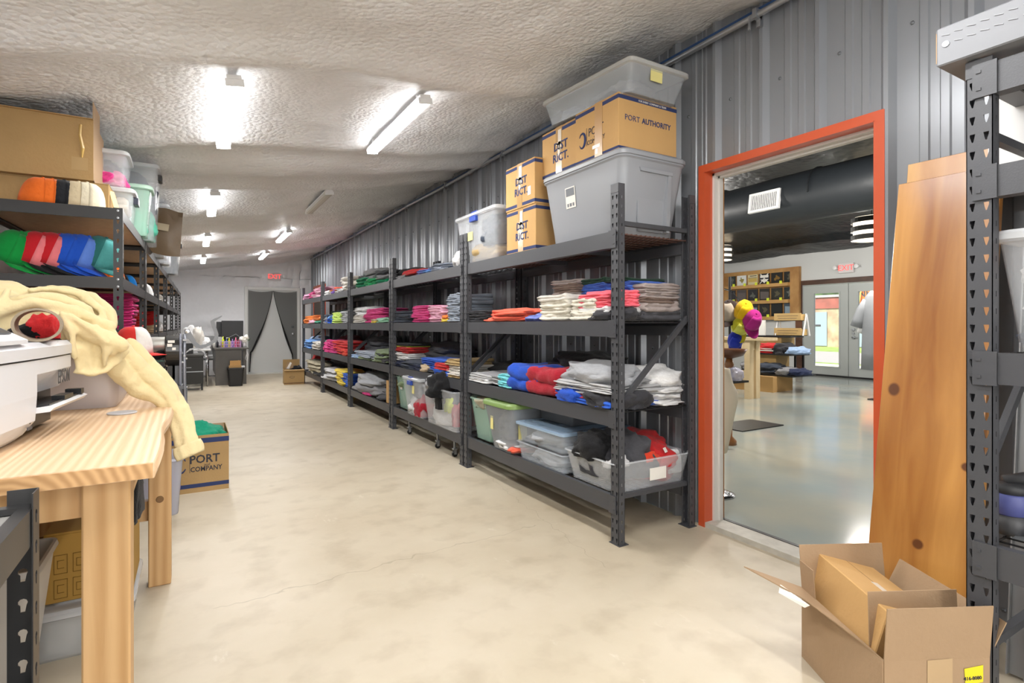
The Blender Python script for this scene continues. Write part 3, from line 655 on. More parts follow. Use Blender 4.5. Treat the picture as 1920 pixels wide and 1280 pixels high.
# third rack (k=2)
shelf_items(2, 3, [('c', 656, 680, [('cream', 2, .06)], .02), ('c', 664, 683, [('kelly green', 3, .045)], -.0, .3), ('c', 656, 668, [('dark grey', 1, .05)], .0), ('c', 680, 702, [('green', 2, .045)], .0, .3), ('c', 672, 706, [('grey', 2, .07)], .06, .4, .09), ('c', 700, 726, [('kelly green', 1, .06), ('grey', 1, .06), ('charcoal', 1, .05)], .05), ('c', 668, 700, [('charcoal', 2, .11)], .2)])
shelf_items(2, 2, [('f', 657, 684, [('off-white', 4, .028)], .02), ('c', 660, 690, [('white', 2, .06)], .05, .35, .10), ('f', 684, 720, [('hot pink', 8, .023)], .03), ('c', 694, 706, [('yellow', 1, .025), ('beige', 1, .02)], -.01, .15), ('c', 704, 722, [('mint', 2, .028)], -.01, .2)])
shelf_items(2, 1, [('f', 657, 672, [('light blue', 2, .02)]), ('f', 664, 694, [('sage green', 1, .03), ('pale blue grey', 3, .025)], .0), ('f', 694, 712, [('pale blue grey', 3, .03)], .01), ('c', 696, 724, [('sage green', 3, .05)], .0), ('c', 708, 726, [('dark grey', 2, .06)], .02), ('c', 676, 722, [('dark grey', 3, .09)], .25)])
shelf_items(2, 0, [('c', 657, 706, [('grey', 1, .13)], .0, .45), ('c', 664, 708, [('heather grey', 1, .12)], .02, .45, .12), ('c', 676, 690, [('magenta', 1, .03)], -.02, .12), ('c', 690, 718, [('charcoal', 2, .1)], .1, .4), ('c', 702, 716, [('dark grey', 1, .04)], -.0)])
# fourth rack (k=3)
shelf_items(3, 3, [('c', 605, 618, [('white', 2, .035)]), ('c', 616, 630, [('off-white', 1, .04), ('orange', 1, .025)], .0), ('c', 619, 624, [('purple', 1, .05)], -.02, .1), ('c', 630, 642, [('white', 2, .03)]), ('c', 638, 654, [('off-white', 4, .055)], .03), ('c', 606, 632, [('coral', 3, .055)], .22), ('c', 628, 640, [('charcoal', 3, .04)], .2)])
shelf_items(3, 2, [('f', 605, 614, [('grey', 3, .03), ('slate', 2, .03)]), ('c', 608, 622, [('blue', 2, .04), ('sky blue', 1, .05)], .01), ('f', 622, 640, [('lime green', 5, .034)]), ('f', 638, 651, [('heather grey', 6, .03)], .0), ('f', 620, 642, [('navy', 5, .035), ('dark green', 1, .04)], .2), ('c', 640, 652, [('charcoal', 3, .085)], .3)])
shelf_items(3, 1, [('f', 603, 616, [('hot pink', 5, .033)]), ('f', 612, 630, [('hot pink', 2, .03), ('magenta', 4, .037)], .02), ('f', 625, 653, [('red', 5, .042)], .02), ('c', 638, 653, [('orange red', 2, .045)], -.0, .25), ('c', 628, 652, [('dark red', 2, .12)], .28)])
shelf_items(3, 0, [('c', 598, 608, [('white', 1, .05)], -.01, .3), ('c', 606, 630, [('light grey', 3, .06)], .0), ('c', 626, 648, [('yellow', 4, .055)], .0), ('f', 640, 655, [('blue', 6, .032)], .0), ('c', 612, 650, [('black', 3, .12)], .22)])
# farthest rack (k=4)
shelf_items(4, 3, [('c', 568, 578, [('pale pink mix', 2, .05)]), ('c', 573, 594, [('hot pink', 2, .06)], .01), ('c', 584, 602, [('light pink', 3, .06)])])
shelf_items(4, 2, [('c', 568, 582, [('orange', 2, .045)]), ('c', 576, 590, [('light pink', 1, .06)]), ('c', 586, 600, [('teal', 1, .06), ('orange', 1, .05)]), ('c', 570, 598, [('orange', 3, .055)], .2)])
shelf_items(4, 1, [('c', 567, 585, [('sky blue', 3, .055)]), ('c', 582, 602, [('off-white', 3, .05)]), ('c', 574, 598, [('light blue', 2, .1)], .2)])
shelf_items(4, 0, [('c', 570, 602, [('khaki', 4, .055)]), ('c', 585, 603, [('black', 1, .06)], -.02, .3), ('c', 582, 602, [('red', 2, .15)], .25)])
# ---------------------------------------------------------------- totes and cartons
def rrect(w, d, r, z, n=4, cx=0, cy=0):
    pts = []
    for (sx, sy, a0) in ((1, 1, 0), (-1, 1, 90), (-1, -1, 180), (1, -1, 270)):
        for k in range(n+1):
            a = R(a0+90*k/n); pts.append((cx+sx*(w/2-r)+r*math.cos(a), cy+sy*(d/2-r)+r*math.sin(a), z))
    return pts
def tote(name, label, loc, w, d, h, m, rz=0, taper=.86, lid=None, lidh=.03, handles=None, group=None, cat='tote', r=.03, rib=True, handle_sides='y', rot=None, note=None):
    """w along x, d along y; body wall is real thickness, open at the top"""
    t = thing(name, label, cat, loc, rz, group)
    if rot: t.rotation_euler = rot
    e = .004; k = taper
    rings = [rrect(w*k, d*k, r, 0), rrect(w*k+.006, d*k+.006, r, .012)]
    for q in range(1, 7):
        f = k+(1-k)*q/6*.96; rings.append(rrect(w*f, d*f, r, h*.92*q/6+.008))
    rings += [rrect(w+.0, d+.0, r, h*.93+.008), rrect(w+.016, d+.016, r+.006, h*.935+.01), rrect(w+.02, d+.02, r+.006, h*.965), rrect(w+.012, d+.012, r+.006, h), rrect(w-.006, d-.006, r, h)]
    for q in range(6, 0, -1):
        f = k+(1-k)*q/6*.96; rings.append(rrect(w*f-2*e, d*f-2*e, max(.004, r-e), h*.92*q/6+.008))
    rings.append(rrect(w*k-.006, d*k-.006, r, .006))
    mb = MB().loft(rings)
    part('body', mb, m, t, smooth=False)
    t.children[0].data.shade_smooth(); mod(t.children[0], 'EDGE_SPLIT', split_angle=R(38))
    if lid:
        lr = [rrect(w+.02, d+.02, r+.008, h-.008), rrect(w+.03, d+.03, r+.01, h-.004), rrect(w+.03, d+.03, r+.01, h+lidh*.45), rrect(w+.012, d+.012, r+.006, h+lidh*.75), rrect(w-.05, d-.05, r, h+lidh*.75),
              rrect(w-.065, d-.065, r, h+lidh*.55), rrect(w-.13, d-.13, r, h+lidh*.55), rrect(w-.15, d-.15, r, h+lidh), rrect(w*.3, d*.3, r*.4, h+lidh)]
        o = part('lid', MB().loft(lr), lid, t, smooth=True); mod(o, 'EDGE_SPLIT', split_angle=R(38))
    if handles:
        for s in (-1, 1):
            if handle_sides == 'y': hb = MB().box(-.055, s*(d/2+.008)-.014, h-.055, .055, s*(d/2+.008)+.014, h-.012).box(-.05, s*(d/2)-.01, h-.012, .05, s*(d/2)+.012, h+lidh)
            else: hb = MB().box(s*(w/2+.008)-.014, -.055, h-.055, s*(w/2+.008)+.014, .055, h-.012).box(s*(w/2)-.01, -.05, h-.012, s*(w/2)+.012, .05, h+lidh)
            part('handle', hb, handles, t, bev=.003)
    if note:
        side, a, z, sx, sz = note[:5]; mm = note[5] if len(note) > 5 else M_YEL; f = taper+(1-taper)*z/h
        if side == '-x': nb = MB().box(-w*f/2-.006, a-sx/2, z-sz/2, -w*f/2-.0045, a+sx/2, z+sz/2)
        else: nb = MB().box(a-sx/2, -d*f/2-.006, z-sz/2, a+sx/2, -d*f/2-.0045, z+sz/2)
        part('paper_note', nb, mm, t)
    return t
def stuffing(loc, dims, c, label, seed=None, kind='c', rz=0, group=None):
    return garment(kind, c, loc, dims, rz=rz, label=label, group=group)
# on top of the doorway rack ---------------------------------------------------
ZT = 1.724
gt = MB
def grey_tote():
    t = tote('storage_tote', 'huge grey lidded plastic tote on top shelf of doorway rack', (2.30, 2.675, ZT), .50, .79, .44, mat('grey_tote_plastic', '#8f9297', .42), taper=.84, lid=mat('grey_tote_plastic', '#8f9297', .42), lidh=.035, r=.05)
    for y in (-.5,):
        # recessed handle bay on the near end
        part('handle_bay', MB().prism([(-.10, .02), (.13, .02), (.15, .37), (-.12, .37)], 'y', -.362, -.35).prism([(.09, .02), (.115, .02), (.135, .37), (.108, .37)], 'y', -.392, -.36).prism([(-.11, .355), (.14, .355), (.14, .375), (-.12, .375)], 'y', -.395, -.36), mat('grey_tote_plastic', '#8f9297', .42), t)
    def fx(z, e): return -.25*(.84+.16*.96*z/.4048)-e
    def lab(y0, y1, z0, z1, e): return MB().add([(fx(z0, e), y0, z0), (fx(z0, e), y1, z0), (fx(z1, e), y1, z1), (fx(z1, e), y0, z1), (fx(z0, e-.001), y0, z0), (fx(z0, e-.001), y1, z0), (fx(z1, e-.001), y1, z1), (fx(z1, e-.001), y0, z1)], [(0, 1, 2, 3), (7, 6, 5, 4), (0, 4, 5, 1), (1, 5, 6, 2), (2, 6, 7, 3), (3, 7, 4, 0)])
    o = part('product_label', lab(.05, .15, .22, .35, .003), M_LABEL, t)
    for a in ((.058, .142, .295, .343), (.065, .08, .23, .25), (.09, .11, .23, .25), (.12, .135, .23, .25)): part('label_picture', lab(*a, .0045), mat('label_grey', '#6e7278', .6), o)
grey_tote()
def carton(name, label, loc, w, d, h, m=None, rz=0, bands=None, tape='x', scuff=True, faces=(), group=None, cat='box', open_=None):
    """closed carton: w along x, d along y"""
    m = m or M_CARD3; t = thing(name, label, cat, loc, rz, group)
    part('body', MB().box(-w/2, -d/2, 0, w/2, d/2, h-.006), m, t, bev=.003)
    # top flaps meeting along the middle, slightly proud
    part('flap', MB().box(-w/2+.001, -d/2+.001, h-.006, -.0015, d/2-.001, h), m, t); part('flap', MB().box(.0015, -d/2+.001, h-.006, w/2-.001, d/2-.001, h), m, t)
    if bands:
        for (z, bh) in bands: part('printed_band', MB().box(-w/2-.0008, -d/2-.0008, z, w/2+.0008, d/2+.0008, z+bh), M_NAVY, t)
    return t
TB = ((.018, .022), )
def district(z, y, x, label, tapeon=True, rz=0):
    t = carton('cardboard_box', label, (x, y, z), .40, .40, .32, bands=((.012, .022), (.286, .022)), rz=rz, group='cartons on the doorway rack')
    part('tape_strip', MB().box(-.2018, -.035, .0, -.2005, .035, .32).box(-.2018, -.035, .32, .2, .035, .3215), M_TAPE, t)
    part('scuff', MB().box(-.2028, -.028, .17, -.2018, .008, .30).box(-.2028, -.012, .13, -.2018, .01, .18).box(-.2028, -.02, .20, -.2018, .028, .22), M_TAPEW, t)
    text('DIST', .075, M_NAVY, t, (-.2022, -.02, .19), (R(90), 0, R(-90)), bold=True)
    text('RICT.', .075, M_NAVY, t, (-.2022, -.02, .115), (R(90), 0, R(-90)), bold=True)
    return t
district(ZT, 3.345, 2.24, 'tan carton with bold navy two-line print, lower of two beside grey tote')
d2 = district(ZT+.322, 3.35, 2.235, 'tan carton with bold navy print and white sticker, upper of two beside grey tote')
part('white_sticker', MB().box(-.202, -.15, .07, -.2008, -.11, .13), M_LABEL, d2)
ZL = ZT+.44+.036
district(ZL, 2.955, 2.30, 'tan taped carton on the grey tote, left of the largest tan carton', rz=0)
def port_authority():
    t = carton('cardboard_box', 'largest tan carton with navy bands and lettering on the grey tote', (2.30, 2.535, ZL), .46, .40, .32, bands=((.004, .014), (.286, .022)))
    text('PORT', .046, M_NAVY, t, (-.128, -.2012, .185), (R(90), 0, 0)); text('AUTHORITY', .045, M_NAVY, t, (.062, -.2012, .185), (R(90), 0, 0), bold=True, sx=.92)
    text('FOR EVERY COMPANY & TEAM', .016, M_LABEL, t, (.03, -.2014, .297), (R(90), 0, 0))
    text('PORT', .07, M_INK, t, (-.2315, .0, .165), (R(90), 0, R(-90)), sx=.8); text('and', .022, M_INK, t, (-.2315, .0, .13), (R(90), 0, R(-90))); text('COMPANY', .04, M_INK, t, (-.2315, .0, .105), (R(90), 0, R(-90)), sx=.85)
    part('logo_ring', MB().tube([(-.2315, .13+.03*math.cos(R(a)), .135+.045*math.sin(R(a))) for a in range(30, 340, 20)], [.002+.007*abs(math.sin(R((a-30)*.6))) for a in range(30, 340, 20)], 4), M_NAVY, t)
    part('logo_line', MB().box(-.2315, .085, .09, -.2308, .088, .20), M_INK, t)
    part('tape_strip', MB().box(-.2322, -.06, 0, -.2312, .01, .32).box(-.2322, -.06, .32, .23, .01, .3212), mat('tape_brown', '#b68f5e', .3), t)
    part('scuff', MB().box(-.2332, -.04, .055, -.2322, .03, .075).box(-.2332, -.02, .02, -.2322, .0, .05), M_TAPEW, t)
port_authority()
tt = tote('storage_tote', 'long clear under-bed tote lying across the highest cartons', (2.28, 2.66, ZL+.325), .44, .86, .15, frosted('frosted_dark_clear', '#b9bec3', .35), lid=frosted('frosted_lid_grey', '#c9cac8', .7), taper=.88, note=('-y', -.02, .11, .09, .07), rz=.0, rot=(R(3.2), 0, 0))
garment('c', 'grey', (2.28, 2.55, ZL+.37), (.30, .4, .07), label='grey cloth bundle inside the highest clear tote', cat='clothing'); garment('c', 'pale blue grey', (2.28, 2.9, ZL+.37), (.30, .25, .07), label='pale grey cloth bundle at far end inside highest tote', cat='clothing')
tb = tote('storage_tote', 'clear tote with dark blue handle and paper note on doorway rack top', (2.24, 3.99, ZT), .50, .72, .38, FW, taper=.84, handles=BLUEH, lid=FWL, note=('-x', .10, .22, .09, .07), handle_sides='x')
garment('c', 'tan', (2.24, 4.0, ZT+.01), (.38, .56, .16), label='tan cloth heap in the bottom of the blue handled tote', cat='clothing'); garment('c', 'slate', (2.24, 3.88, ZT+.13), (.38, .34, .26), label='slate grey cloth filling the blue handled tote', cat='clothing')
garment('c', 'white', (2.18, 4.46, ZT), (.3, .18, .17), label='white plastic bag between clear tote and post on top shelf', name='plastic_bag', cat='bag')
# bottom shelf totes -----------------------------------------------------------
ZB = SHZ[0]+.002
tote('storage_tote', 'mint green tote stuffed with beige cloth, behind the green lidded tote', (2.27, 3.97, ZB), .50, .34, .34, FM, taper=.82, r=.04)
garment('c', 'khaki', (2.27, 3.97, ZB+.26), (.48, .30, .12), label='khaki cloth spilling from mint tote behind green lidded tote', cat='clothing')
M_GREENLID = mat('green_lid', '#7b9656', .4)
tote('storage_tote', 'frosted grey tote with olive green lid on the doorway rack bottom shelf', (2.24, 3.56, ZB), .58, .42, .34, FG, lid=M_GREENLID, lidh=.04, taper=.8, r=.06, note=('-x', .09, .20, .04, .10))
garment('c', 'white', (2.17, 3.52, ZB+.02), (.34, .28, .07), label='white cloth at bottom of green lidded tote', cat='clothing'); garment('c', 'coral', (2.2, 3.42, ZB+.01), (.4, .14, .05), label='coral cloth at bottom of green lidded tote', cat='clothing'); garment('c', 'grey', (2.24, 3.56, ZB+.09), (.42, .34, .20), label='grey cloth filling the green lidded tote', cat='clothing')
for i in (0, 1):
    tote('storage_tote', ('lower' if i == 0 else 'upper')+' of two stacked clear drawers with pale blue rim, behind open tote', (2.28, 3.05, ZB+i*.125), .56, .56, .12, frosted('frosted_drawer', '#c9d2dc', .25), lid=FB if i else None, lidh=.02, taper=.93, r=.02, note=('-y', -.1, .06, .05, .03, M_LABEL) if i else None)
    garment('c', 'heather grey', (2.28, 3.05, ZB+.01+i*.125), (.48, .48, .09), label=('lower' if i == 0 else 'upper')+' grey cloth bundle inside the blue rimmed drawers', cat='clothing')
part('paper_note', MB().box(2.02, 3.338, ZB+.11, 2.09, 3.342, ZB+.22), M_YEL, None, 'cream paper tag at corner of the blue rimmed clear drawers'); tag(bpy.context.scene.objects['paper_note.004'] if 'paper_note.004' in bpy.data.objects else col.objects[-1], 'cream paper tag hanging at corner of blue rimmed clear drawers', 'tag')
tote('storage_box', 'dark grey translucent box sitting on the blue rimmed drawers', (2.33, 3.08, ZB+.272), .36, .40, .15, mat('dark_translucent', '#4d5157', .35), taper=.93, r=.02)
ot = tote('storage_tote', 'open clear under-bed tote of clothes at front of doorway rack', (2.30, 2.52, ZB+.002), .60, .48, .175, frosted('frosted_clear2', '#dfe3e8', .26), taper=.88, r=.035, note=('-y', .03, .08, .13, .07, M_LABEL))
part('barcode', MB().box(-.02, -.2292, .055, .0, -.2285, .065).box(.055, -.2292, .052, .085, -.2285, .065), M_INK, ot)
for (c, x, y, z, sx, sy, sz, lb) in (('red', 2.44, 2.50, .02, .26, .36, .16, 'red crewneck shirt filling the right of the open tote'), ('red', 2.46, 2.58, .12, .26, .3, .12, 'red shirt heaped on top at the right of the open tote'), ('dark grey', 2.27, 2.5, .05, .24, .36, .19, 'dark grey shirt in the middle of the open tote'),
        ('charcoal', 2.14, 2.55, .06, .24, .32, .18, 'charcoal shirt at the left of the open tote'), ('black', 2.09, 2.55, .15, .22, .28, .12, 'black shirt heaped over the left rim of the open tote'), ('white', 2.11, 2.40, .13, .16, .12, .05, 'white cloth hanging over left rim of open tote'),
        ('white', 2.5, 2.36, .05, .15, .08, .1, 'white shirt pressed against the right end of open tote'), ('orange red', 2.33, 2.36, .10, .16, .08, .07, 'orange red shirt edge at middle of open tote')):
    garment('c', c, (x, y, ZB+z), (sx, sy, sz*1.25), label=lb, cat='clothing', group='clothes in the open tote')
part('shirt_tag', MB().box(-.02, 0, 0, .02, .001, .03), M_LABEL, None); tag(col.objects[-1], 'small white shirt tag on the red crewneck in open tote', 'tag'); col.objects[-1].location = (2.43, 2.32, ZB+.185); col.objects[-1].rotation_euler = (R(-30), 0, .4)
# second rack bottom shelf
tote('storage_tote', 'mint green open tote next to post on second rack bottom shelf', (2.26, 5.93, ZB), .46, .34, .36, FM, taper=.84, lid=None, r=.04, note=('-x', 0, .25, .08, .07, M_LABEL))
garment('c', 'sage green', (2.26, 5.93, ZB+.24), (.42, .28, .17), label='sage cloth heaped in the mint tote on second rack', cat='clothing')
tote('storage_tote', 'clear tote with blue handles and pink contents on second rack', (2.22, 5.36, ZB), .56, .48, .38, FW, taper=.86, handles=BLUEH, lid=FWL, r=.03, note=('-x', -.06, .28, .06, .08), handle_sides='x')
garment('c', 'white', (2.18, 5.42, ZB+.01), (.42, .3, .2), label='white cloth inside the pink filled tote', cat='clothing'); garment('c', 'crimson', (2.14, 5.26, ZB+.01), (.34, .28, .22), label='crimson cloth inside the blue handled tote on second rack', cat='clothing'); garment('c', 'grey', (2.22, 5.36, ZB+.19), (.42, .36, .2), label='grey cloth on top inside blue handled tote, second rack', cat='clothing')
tote('storage_tote', 'open clear tote with lime contents beside post on second rack', (2.22, 4.66, ZB), .56, .74, .36, frosted('frosted_clear3', '#e4e7ea', .22), taper=.87, r=.03)
for (c, x, y, z, sx, sy, sz, lb) in (('lime', 2.10, 4.58, .14, .2, .2, .18, 'lime cloth against the front of the open clear tote'), ('crimson', 2.10, 4.42, .04, .2, .16, .2, 'crimson cloth at right inside the open clear tote'), ('white', 2.14, 4.76, .01, .3, .4, .22, 'white cloth at left inside the open clear tote'), ('slate', 2.2, 4.64, .2, .4, .56, .18, 'slate cloth filling the open clear tote'),
        ('black', 2.02, 4.66, .28, .3, .28, .18, 'black shirt draped over rim of open clear tote'), ('heather grey', 2.04, 4.82, .33, .26, .2, .12, 'grey knit shirt heaped over rim of open clear tote')):
    garment('c', c, (x, y, ZB+z), (sx, sy, sz*1.2), label=lb, cat='clothing', group='clothes in the lime tote')
sl = garment('c', 'black', (1.955, 4.64, ZB+.17), (.05, .13, .26), label='black sleeve hanging down outside the open clear tote', cat='clothing')
carton('cardboard_box', 'plain brown carton against the post on third rack bottom shelf', (2.26, 6.38, ZB), .46, .16, .27, m=M_CARD3)
# casters of a low dolly under the second rack
for i, y in enumerate((4.55, 4.95, 5.75)):
    t = thing('caster', f'{("nearest","middle","farthest")[i]} small black caster wheel under the second rack bottom shelf', 'wheel', (2.07, y, 0), group='casters under the second rack')
    part('wheel', MB().lathe([(.001, -.012), (.024, -.012), (.028, -.006), (.028, .006), (.024, .012), (.001, .012)], 14, (0, 0, .028), 'y'), M_BLACK, t)
    part('fork', MB().box(-.012, -.018, .025, .012, -.014, .07).box(-.012, .014, .025, .012, .018, .07).box(-.02, -.02, .07, .02, .02, .08).box(-.008, -.008, .08, .008, .008, .172), M_GALV, t)
# ---------------------------------------------------------------- left side: rivet racks, caps, totes
def lpost_mesh(H, w=.04):
    s = perf_strip(H, w, .0508, [(w*.5, KEY)])
    a = MB().add(s.v, s.f); xf(a, Matrix.Translation((-w, 0, 0)))          # flange along x, at y=0, x -w..0
    b = MB().add(s.v, s.f); xf(b, Matrix(((0, 1, 0, 0), (1, 0, 0, 0), (0, 0, 1, 0), (0, 0, 0, 1))))  # along y at x=0
    return join(a, b).mesh('post', M_RIVET)
LP = lpost_mesh(1.825); LPS = lpost_mesh(.93)
def rbeam(L, axis):
    pr = [(0, 0), (.006, 0), (.006, .02), (.012, .026), (.006, .034), (.006, .044), (.02, .05), (.02, .06), (0, .06)]
    mb = MB().prism([(p[0], p[1]) for p in pr], 'y', 0, L)
    return mb.mesh('shelf_beam', M_RIVET)
def rivet_rack(x1, y0, L, D, levels, label, post=LP, rz=0, group=None, boardm=None):
    """x1,y0 = near right corner"""
    r = thing('rivet_rack', label, 'rack', (x1, y0, 0), rz, group)
    for (x, y, a) in ((0, 0, 0), (0, L, PI/2), (-D, L, PI), (-D, 0, -PI/2)):
        p = obj('post', post, r, (x, y, 0), (0, 0, a)); mod(p, 'SOLIDIFY', thickness=.002, offset=0)
        if a in (-PI/2, PI/2): pass
    bx = rbeam(D-.004, 'x'); by = rbeam(L-.004, 'y'); rv = MB()
    for z in levels:
        obj('shelf_beam', by, r, (-.002, .002, z-.06), (0, 0, 0)).scale = (-1, 1, 1)
        obj('shelf_beam', by, r, (-D+.002, .002, z-.06))
        obj('shelf_beam', bx, r, (-.002, .001, z-.06), (0, 0, PI/2))
        obj('shelf_beam', bx, r, (-D+.002, L-.001, z-.06), (0, 0, -PI/2))
        part('shelf_board', MB().box(-D+.012, .012, z-.026, -.012, L-.012, z-.012), boardm or M_PART, r)
        for (x, y) in ((-.02, -.003), (-.02, L+.003)):
            for dz in (.012, .05): rv.lathe([(.001, 0), (.006, .001), (.005, .004), (.001, .005)], 8, (x, y, z-dz), 'y')
    part('rivets', rv, M_GALV, r)['kind'] = 'stuff'
    return r
LZ = (.16, .50, .80, 1.12, 1.458, 1.822)
LY = (3.54, 4.93, 6.30, 7.72, 9.28, 10.84); LL = (1.37, 1.35, 1.40, 1.54, 1.54, 1.54)
LX = [-.318+.0145*(y-3.54) for y in LY]
RN = ('nearest', 'second', 'third', 'fourth', 'fifth', 'farthest')
for k in range(6):
    rivet_rack(LX[k], LY[k], LL[k], .61, LZ, f'{RN[k]} black rivet rack with keyhole posts in the left row', group='rivet racks along the left wall', rz=-.0145)
def cap_meshes():
    # crown: open dome; brim: curved plate towards +x
    rings = []
    for j in range(7):
        a = PI/2*j/6; rr_ = .088*math.cos(a)**.62 if j < 6 else .002; z = .145*math.sin(a)
        rings.append([(rr_*math.cos(2*PI*k/20)*(1.06), rr_*math.sin(2*PI*k/20)*.92, z) for k in range(20)])
    crown = MB().loft(rings, cap=True, capb=False).mesh('crown', None, True); crown.materials.append(M_BLACK)
    vs = []; fs = []; nu, nv = 10, 5
    for j in range(nv+1):
        for i in range(nu+1):
            a = R(-62+124*i/nu); r0 = .088; r = r0+.078*(j/nv)*math.cos(a*1.15)**.5
            y = r0*math.sin(a)*.92*(1-.12*j/nv); x = r0*1.06*math.cos(a)+.075*(j/nv)*max(.02, math.cos(a*1.2))**.6
            vs.append((x, y, .002-.010*(j/nv)-.9*y*y*1.6*(.3+.7*j/nv)))
    for j in range(nv):
        for i in range(nu): a = j*(nu+1)+i; fs.append((a, a+1, a+nu+2, a+nu+1))
    brim = MB().add(vs, fs).mesh('brim', None, True); brim.materials.append(M_BLACK)
    fr = []
    for j in range(6):
        a = PI/2*j/6; rr_ = .0895*math.cos(a)**.62; z = .1465*math.sin(a)
        fr.append([(rr_*math.cos(t)*1.06, rr_*math.sin(t)*.92, z) for t in [R(-55+110*k/8) for k in range(9)]])
    vs = [p for r_ in fr for p in r_]; fs = [(j*9+i, j*9+i+1, (j+1)*9+i+1, (j+1)*9+i) for j in range(5) for i in range(8)]
    front = MB().add(vs, fs).mesh('front_panel', None, True); front.materials.append(M_BLACK)
    but = MB().lathe([(.008, .144), (.007, .149), (.001, .151)], 8).mesh('button', None, True); but.materials.append(M_BLACK)
    return crown, brim, front, but
CAPM = cap_meshes()
def cap(loc, c, label, rz=0, tilt=0, brimc=None, frontc=None, s=1.0, group=None, roll=0):
    t = thing('baseball_cap', label, 'cap', loc, 0, group); t.rotation_euler = (roll, tilt, rz); t.scale = (s, s, s)
    cm = fabric(c); bmx = fabric(brimc or c); fm = fabric(frontc or c)
    for nm, me, mm in (('crown', CAPM[0], cm), ('brim', CAPM[1], bmx), ('front_panel', CAPM[2], fm), ('button', CAPM[3], cm)):
        o = obj(nm, me, t); o.material_slots[0].link = 'OBJECT'; o.material_slots[0].material = mm
        if nm in ('crown', 'brim', 'front_panel'): mod(o, 'SOLIDIFY', thickness=.0025, offset=-1)
    return t
# row of nested trucker caps, second shelf from the top
Z2 = 1.462; y = 3.68
CW = (('green', '#128a3c', None), ('green', '#128a3c', None), ('red', '#b81f28', '#e07a80'), ('red', '#b81f28', '#e07a80'), ('red', '#b81f28', '#e07a80'), ('blue', '#1f4fb8', None), ('blue', '#1f4fb8', None), ('blue', '#1f4fb8', '#5b7fd0'), ('blue', '#1f4fb8', '#5b7fd0'), ('teal', '#2c6a68', '#4f9a98'))
us = (30, 60, 100, 128, 150, 172, 194, 214, 230, 262)
us = (18, 48, 60, 78, 90, 108, 121, 134, 146, 178)
names = {}
for i, (cn, c, fc) in enumerate(CW):
    names[cn] = names.get(cn, 0)+1; tot = sum(1 for q in CW if q[0] == cn)
    p = ony(us[i], 500, y)
    lab = f'{cn} mesh baseball cap, ' + ('alone beside rack post' if tot == 1 else f'{POS[names[cn]-1]} of the {cn} caps from left') + ', second shelf'
    cap((p.x, y+.012*(i % 2), Z2+.078), c, lab, rz=R(-32), tilt=R(25), frontc=fc, brimc={'red': '#1c1c1e'}.get(cn, c), s=1.04, group='row of nested mesh caps')
    if i not in (9,):
        pass
for i, (u, c, z) in enumerate(((118, '#8d7f66', .06), (158, '#6d5a3e', .07))):
    p = ony(u, 480, 3.92); cap((p.x, 3.95, Z2+z), c, ('khaki' if i == 0 else 'brown')+' cap standing behind the blue caps in shade', rz=R(-30), s=1.1)
# caps on the top shelf edge
for u, c, cn, kw in ((72, '#e8702a', 'orange', dict(s=1.0)), (90, '#e8702a', 'orange', dict(s=1.0)), (112, '#26282c', 'charcoal black', dict(s=1.0)), (140, '#cfc0a0', 'cream', {}), (156, '#e0d8c0', 'pale cream', {})):
    p = ony(u, 388, 3.66)
    lb = {72: 'orange cap, left of the two nested on left rack top edge', 90: 'orange cap, right of the two nested on left rack top edge', 112: 'charcoal cap between orange and cream caps on rack top', 140: 'cream cap, first of two nested on left rack top edge', 156: 'pale cream cap with stitched front nearest the rack post'}[u]
    cap((p.x, 3.69, 1.826), c, lb, rz=R(-20), tilt=R(6), group='caps on the top edge of the left rack', **kw)
cap((-.50, 4.62, 1.466), '#e8702a', 'orange cap with brim toward aisle behind the rack post', rz=R(-30), s=1.15); cap((-.47, 5.35, 1.466), '#1f7fd0', 'bright blue cap on second left rack', rz=R(-20)); cap((-.50, 5.1, 1.466), '#1b1b1c', 'black cap on the second left rack', rz=R(-20))
cap((-.45, 6.6, 1.47), '#e0c040', 'yellow cap on third left rack', rz=0); cap((-.42, 6.45, 1.466), '#d8d8d8', 'white cap in front of yellow cap on third left rack', rz=0)
# folded stacks on the third shelf
def lstack(x, y, z, w, d, layers, wh, grp):
    i = 0; tot = sum(l[1] for l in layers)
    for c, n, th in layers:
        for q in range(n):
            lab = f"{c} folded shirt, {'topmost' if i == tot-1 else ORD[i]+(' from bottom' if i else '')}, {wh}"
            garment('f', c, (x, y+rr.uniform(-.008, .008), z), (d, w, th*1.25), rz=PI/2+rr.uniform(-.05, .05), label=lab, group=grp); z += th; i += 1
lstack(-.50, 4.22, 1.124, .34, .34, [('light pink', 1, .022), ('hot pink', 1, .02), ('magenta', 12, .0195)], 'magenta stack in nearest left rack', 'magenta shirts')
lstack(-.52, 5.55, 1.124, .30, .34, [('tan', 2, .02), ('brown', 1, .02), ('red', 8, .021)], 'red stack in second left rack', 'red shirts in left rack')
lstack(-.50, 7.0, 1.124, .34, .3, [('beige', 3, .025), ('red', 7, .021)], 'red stack in third left rack', 'red shirts in left rack')
lstack(-.6, 3.8, 1.124, .34, .3, [('maroon', 8, .022)], 'maroon stack behind the near rack post', 'maroon shirts')
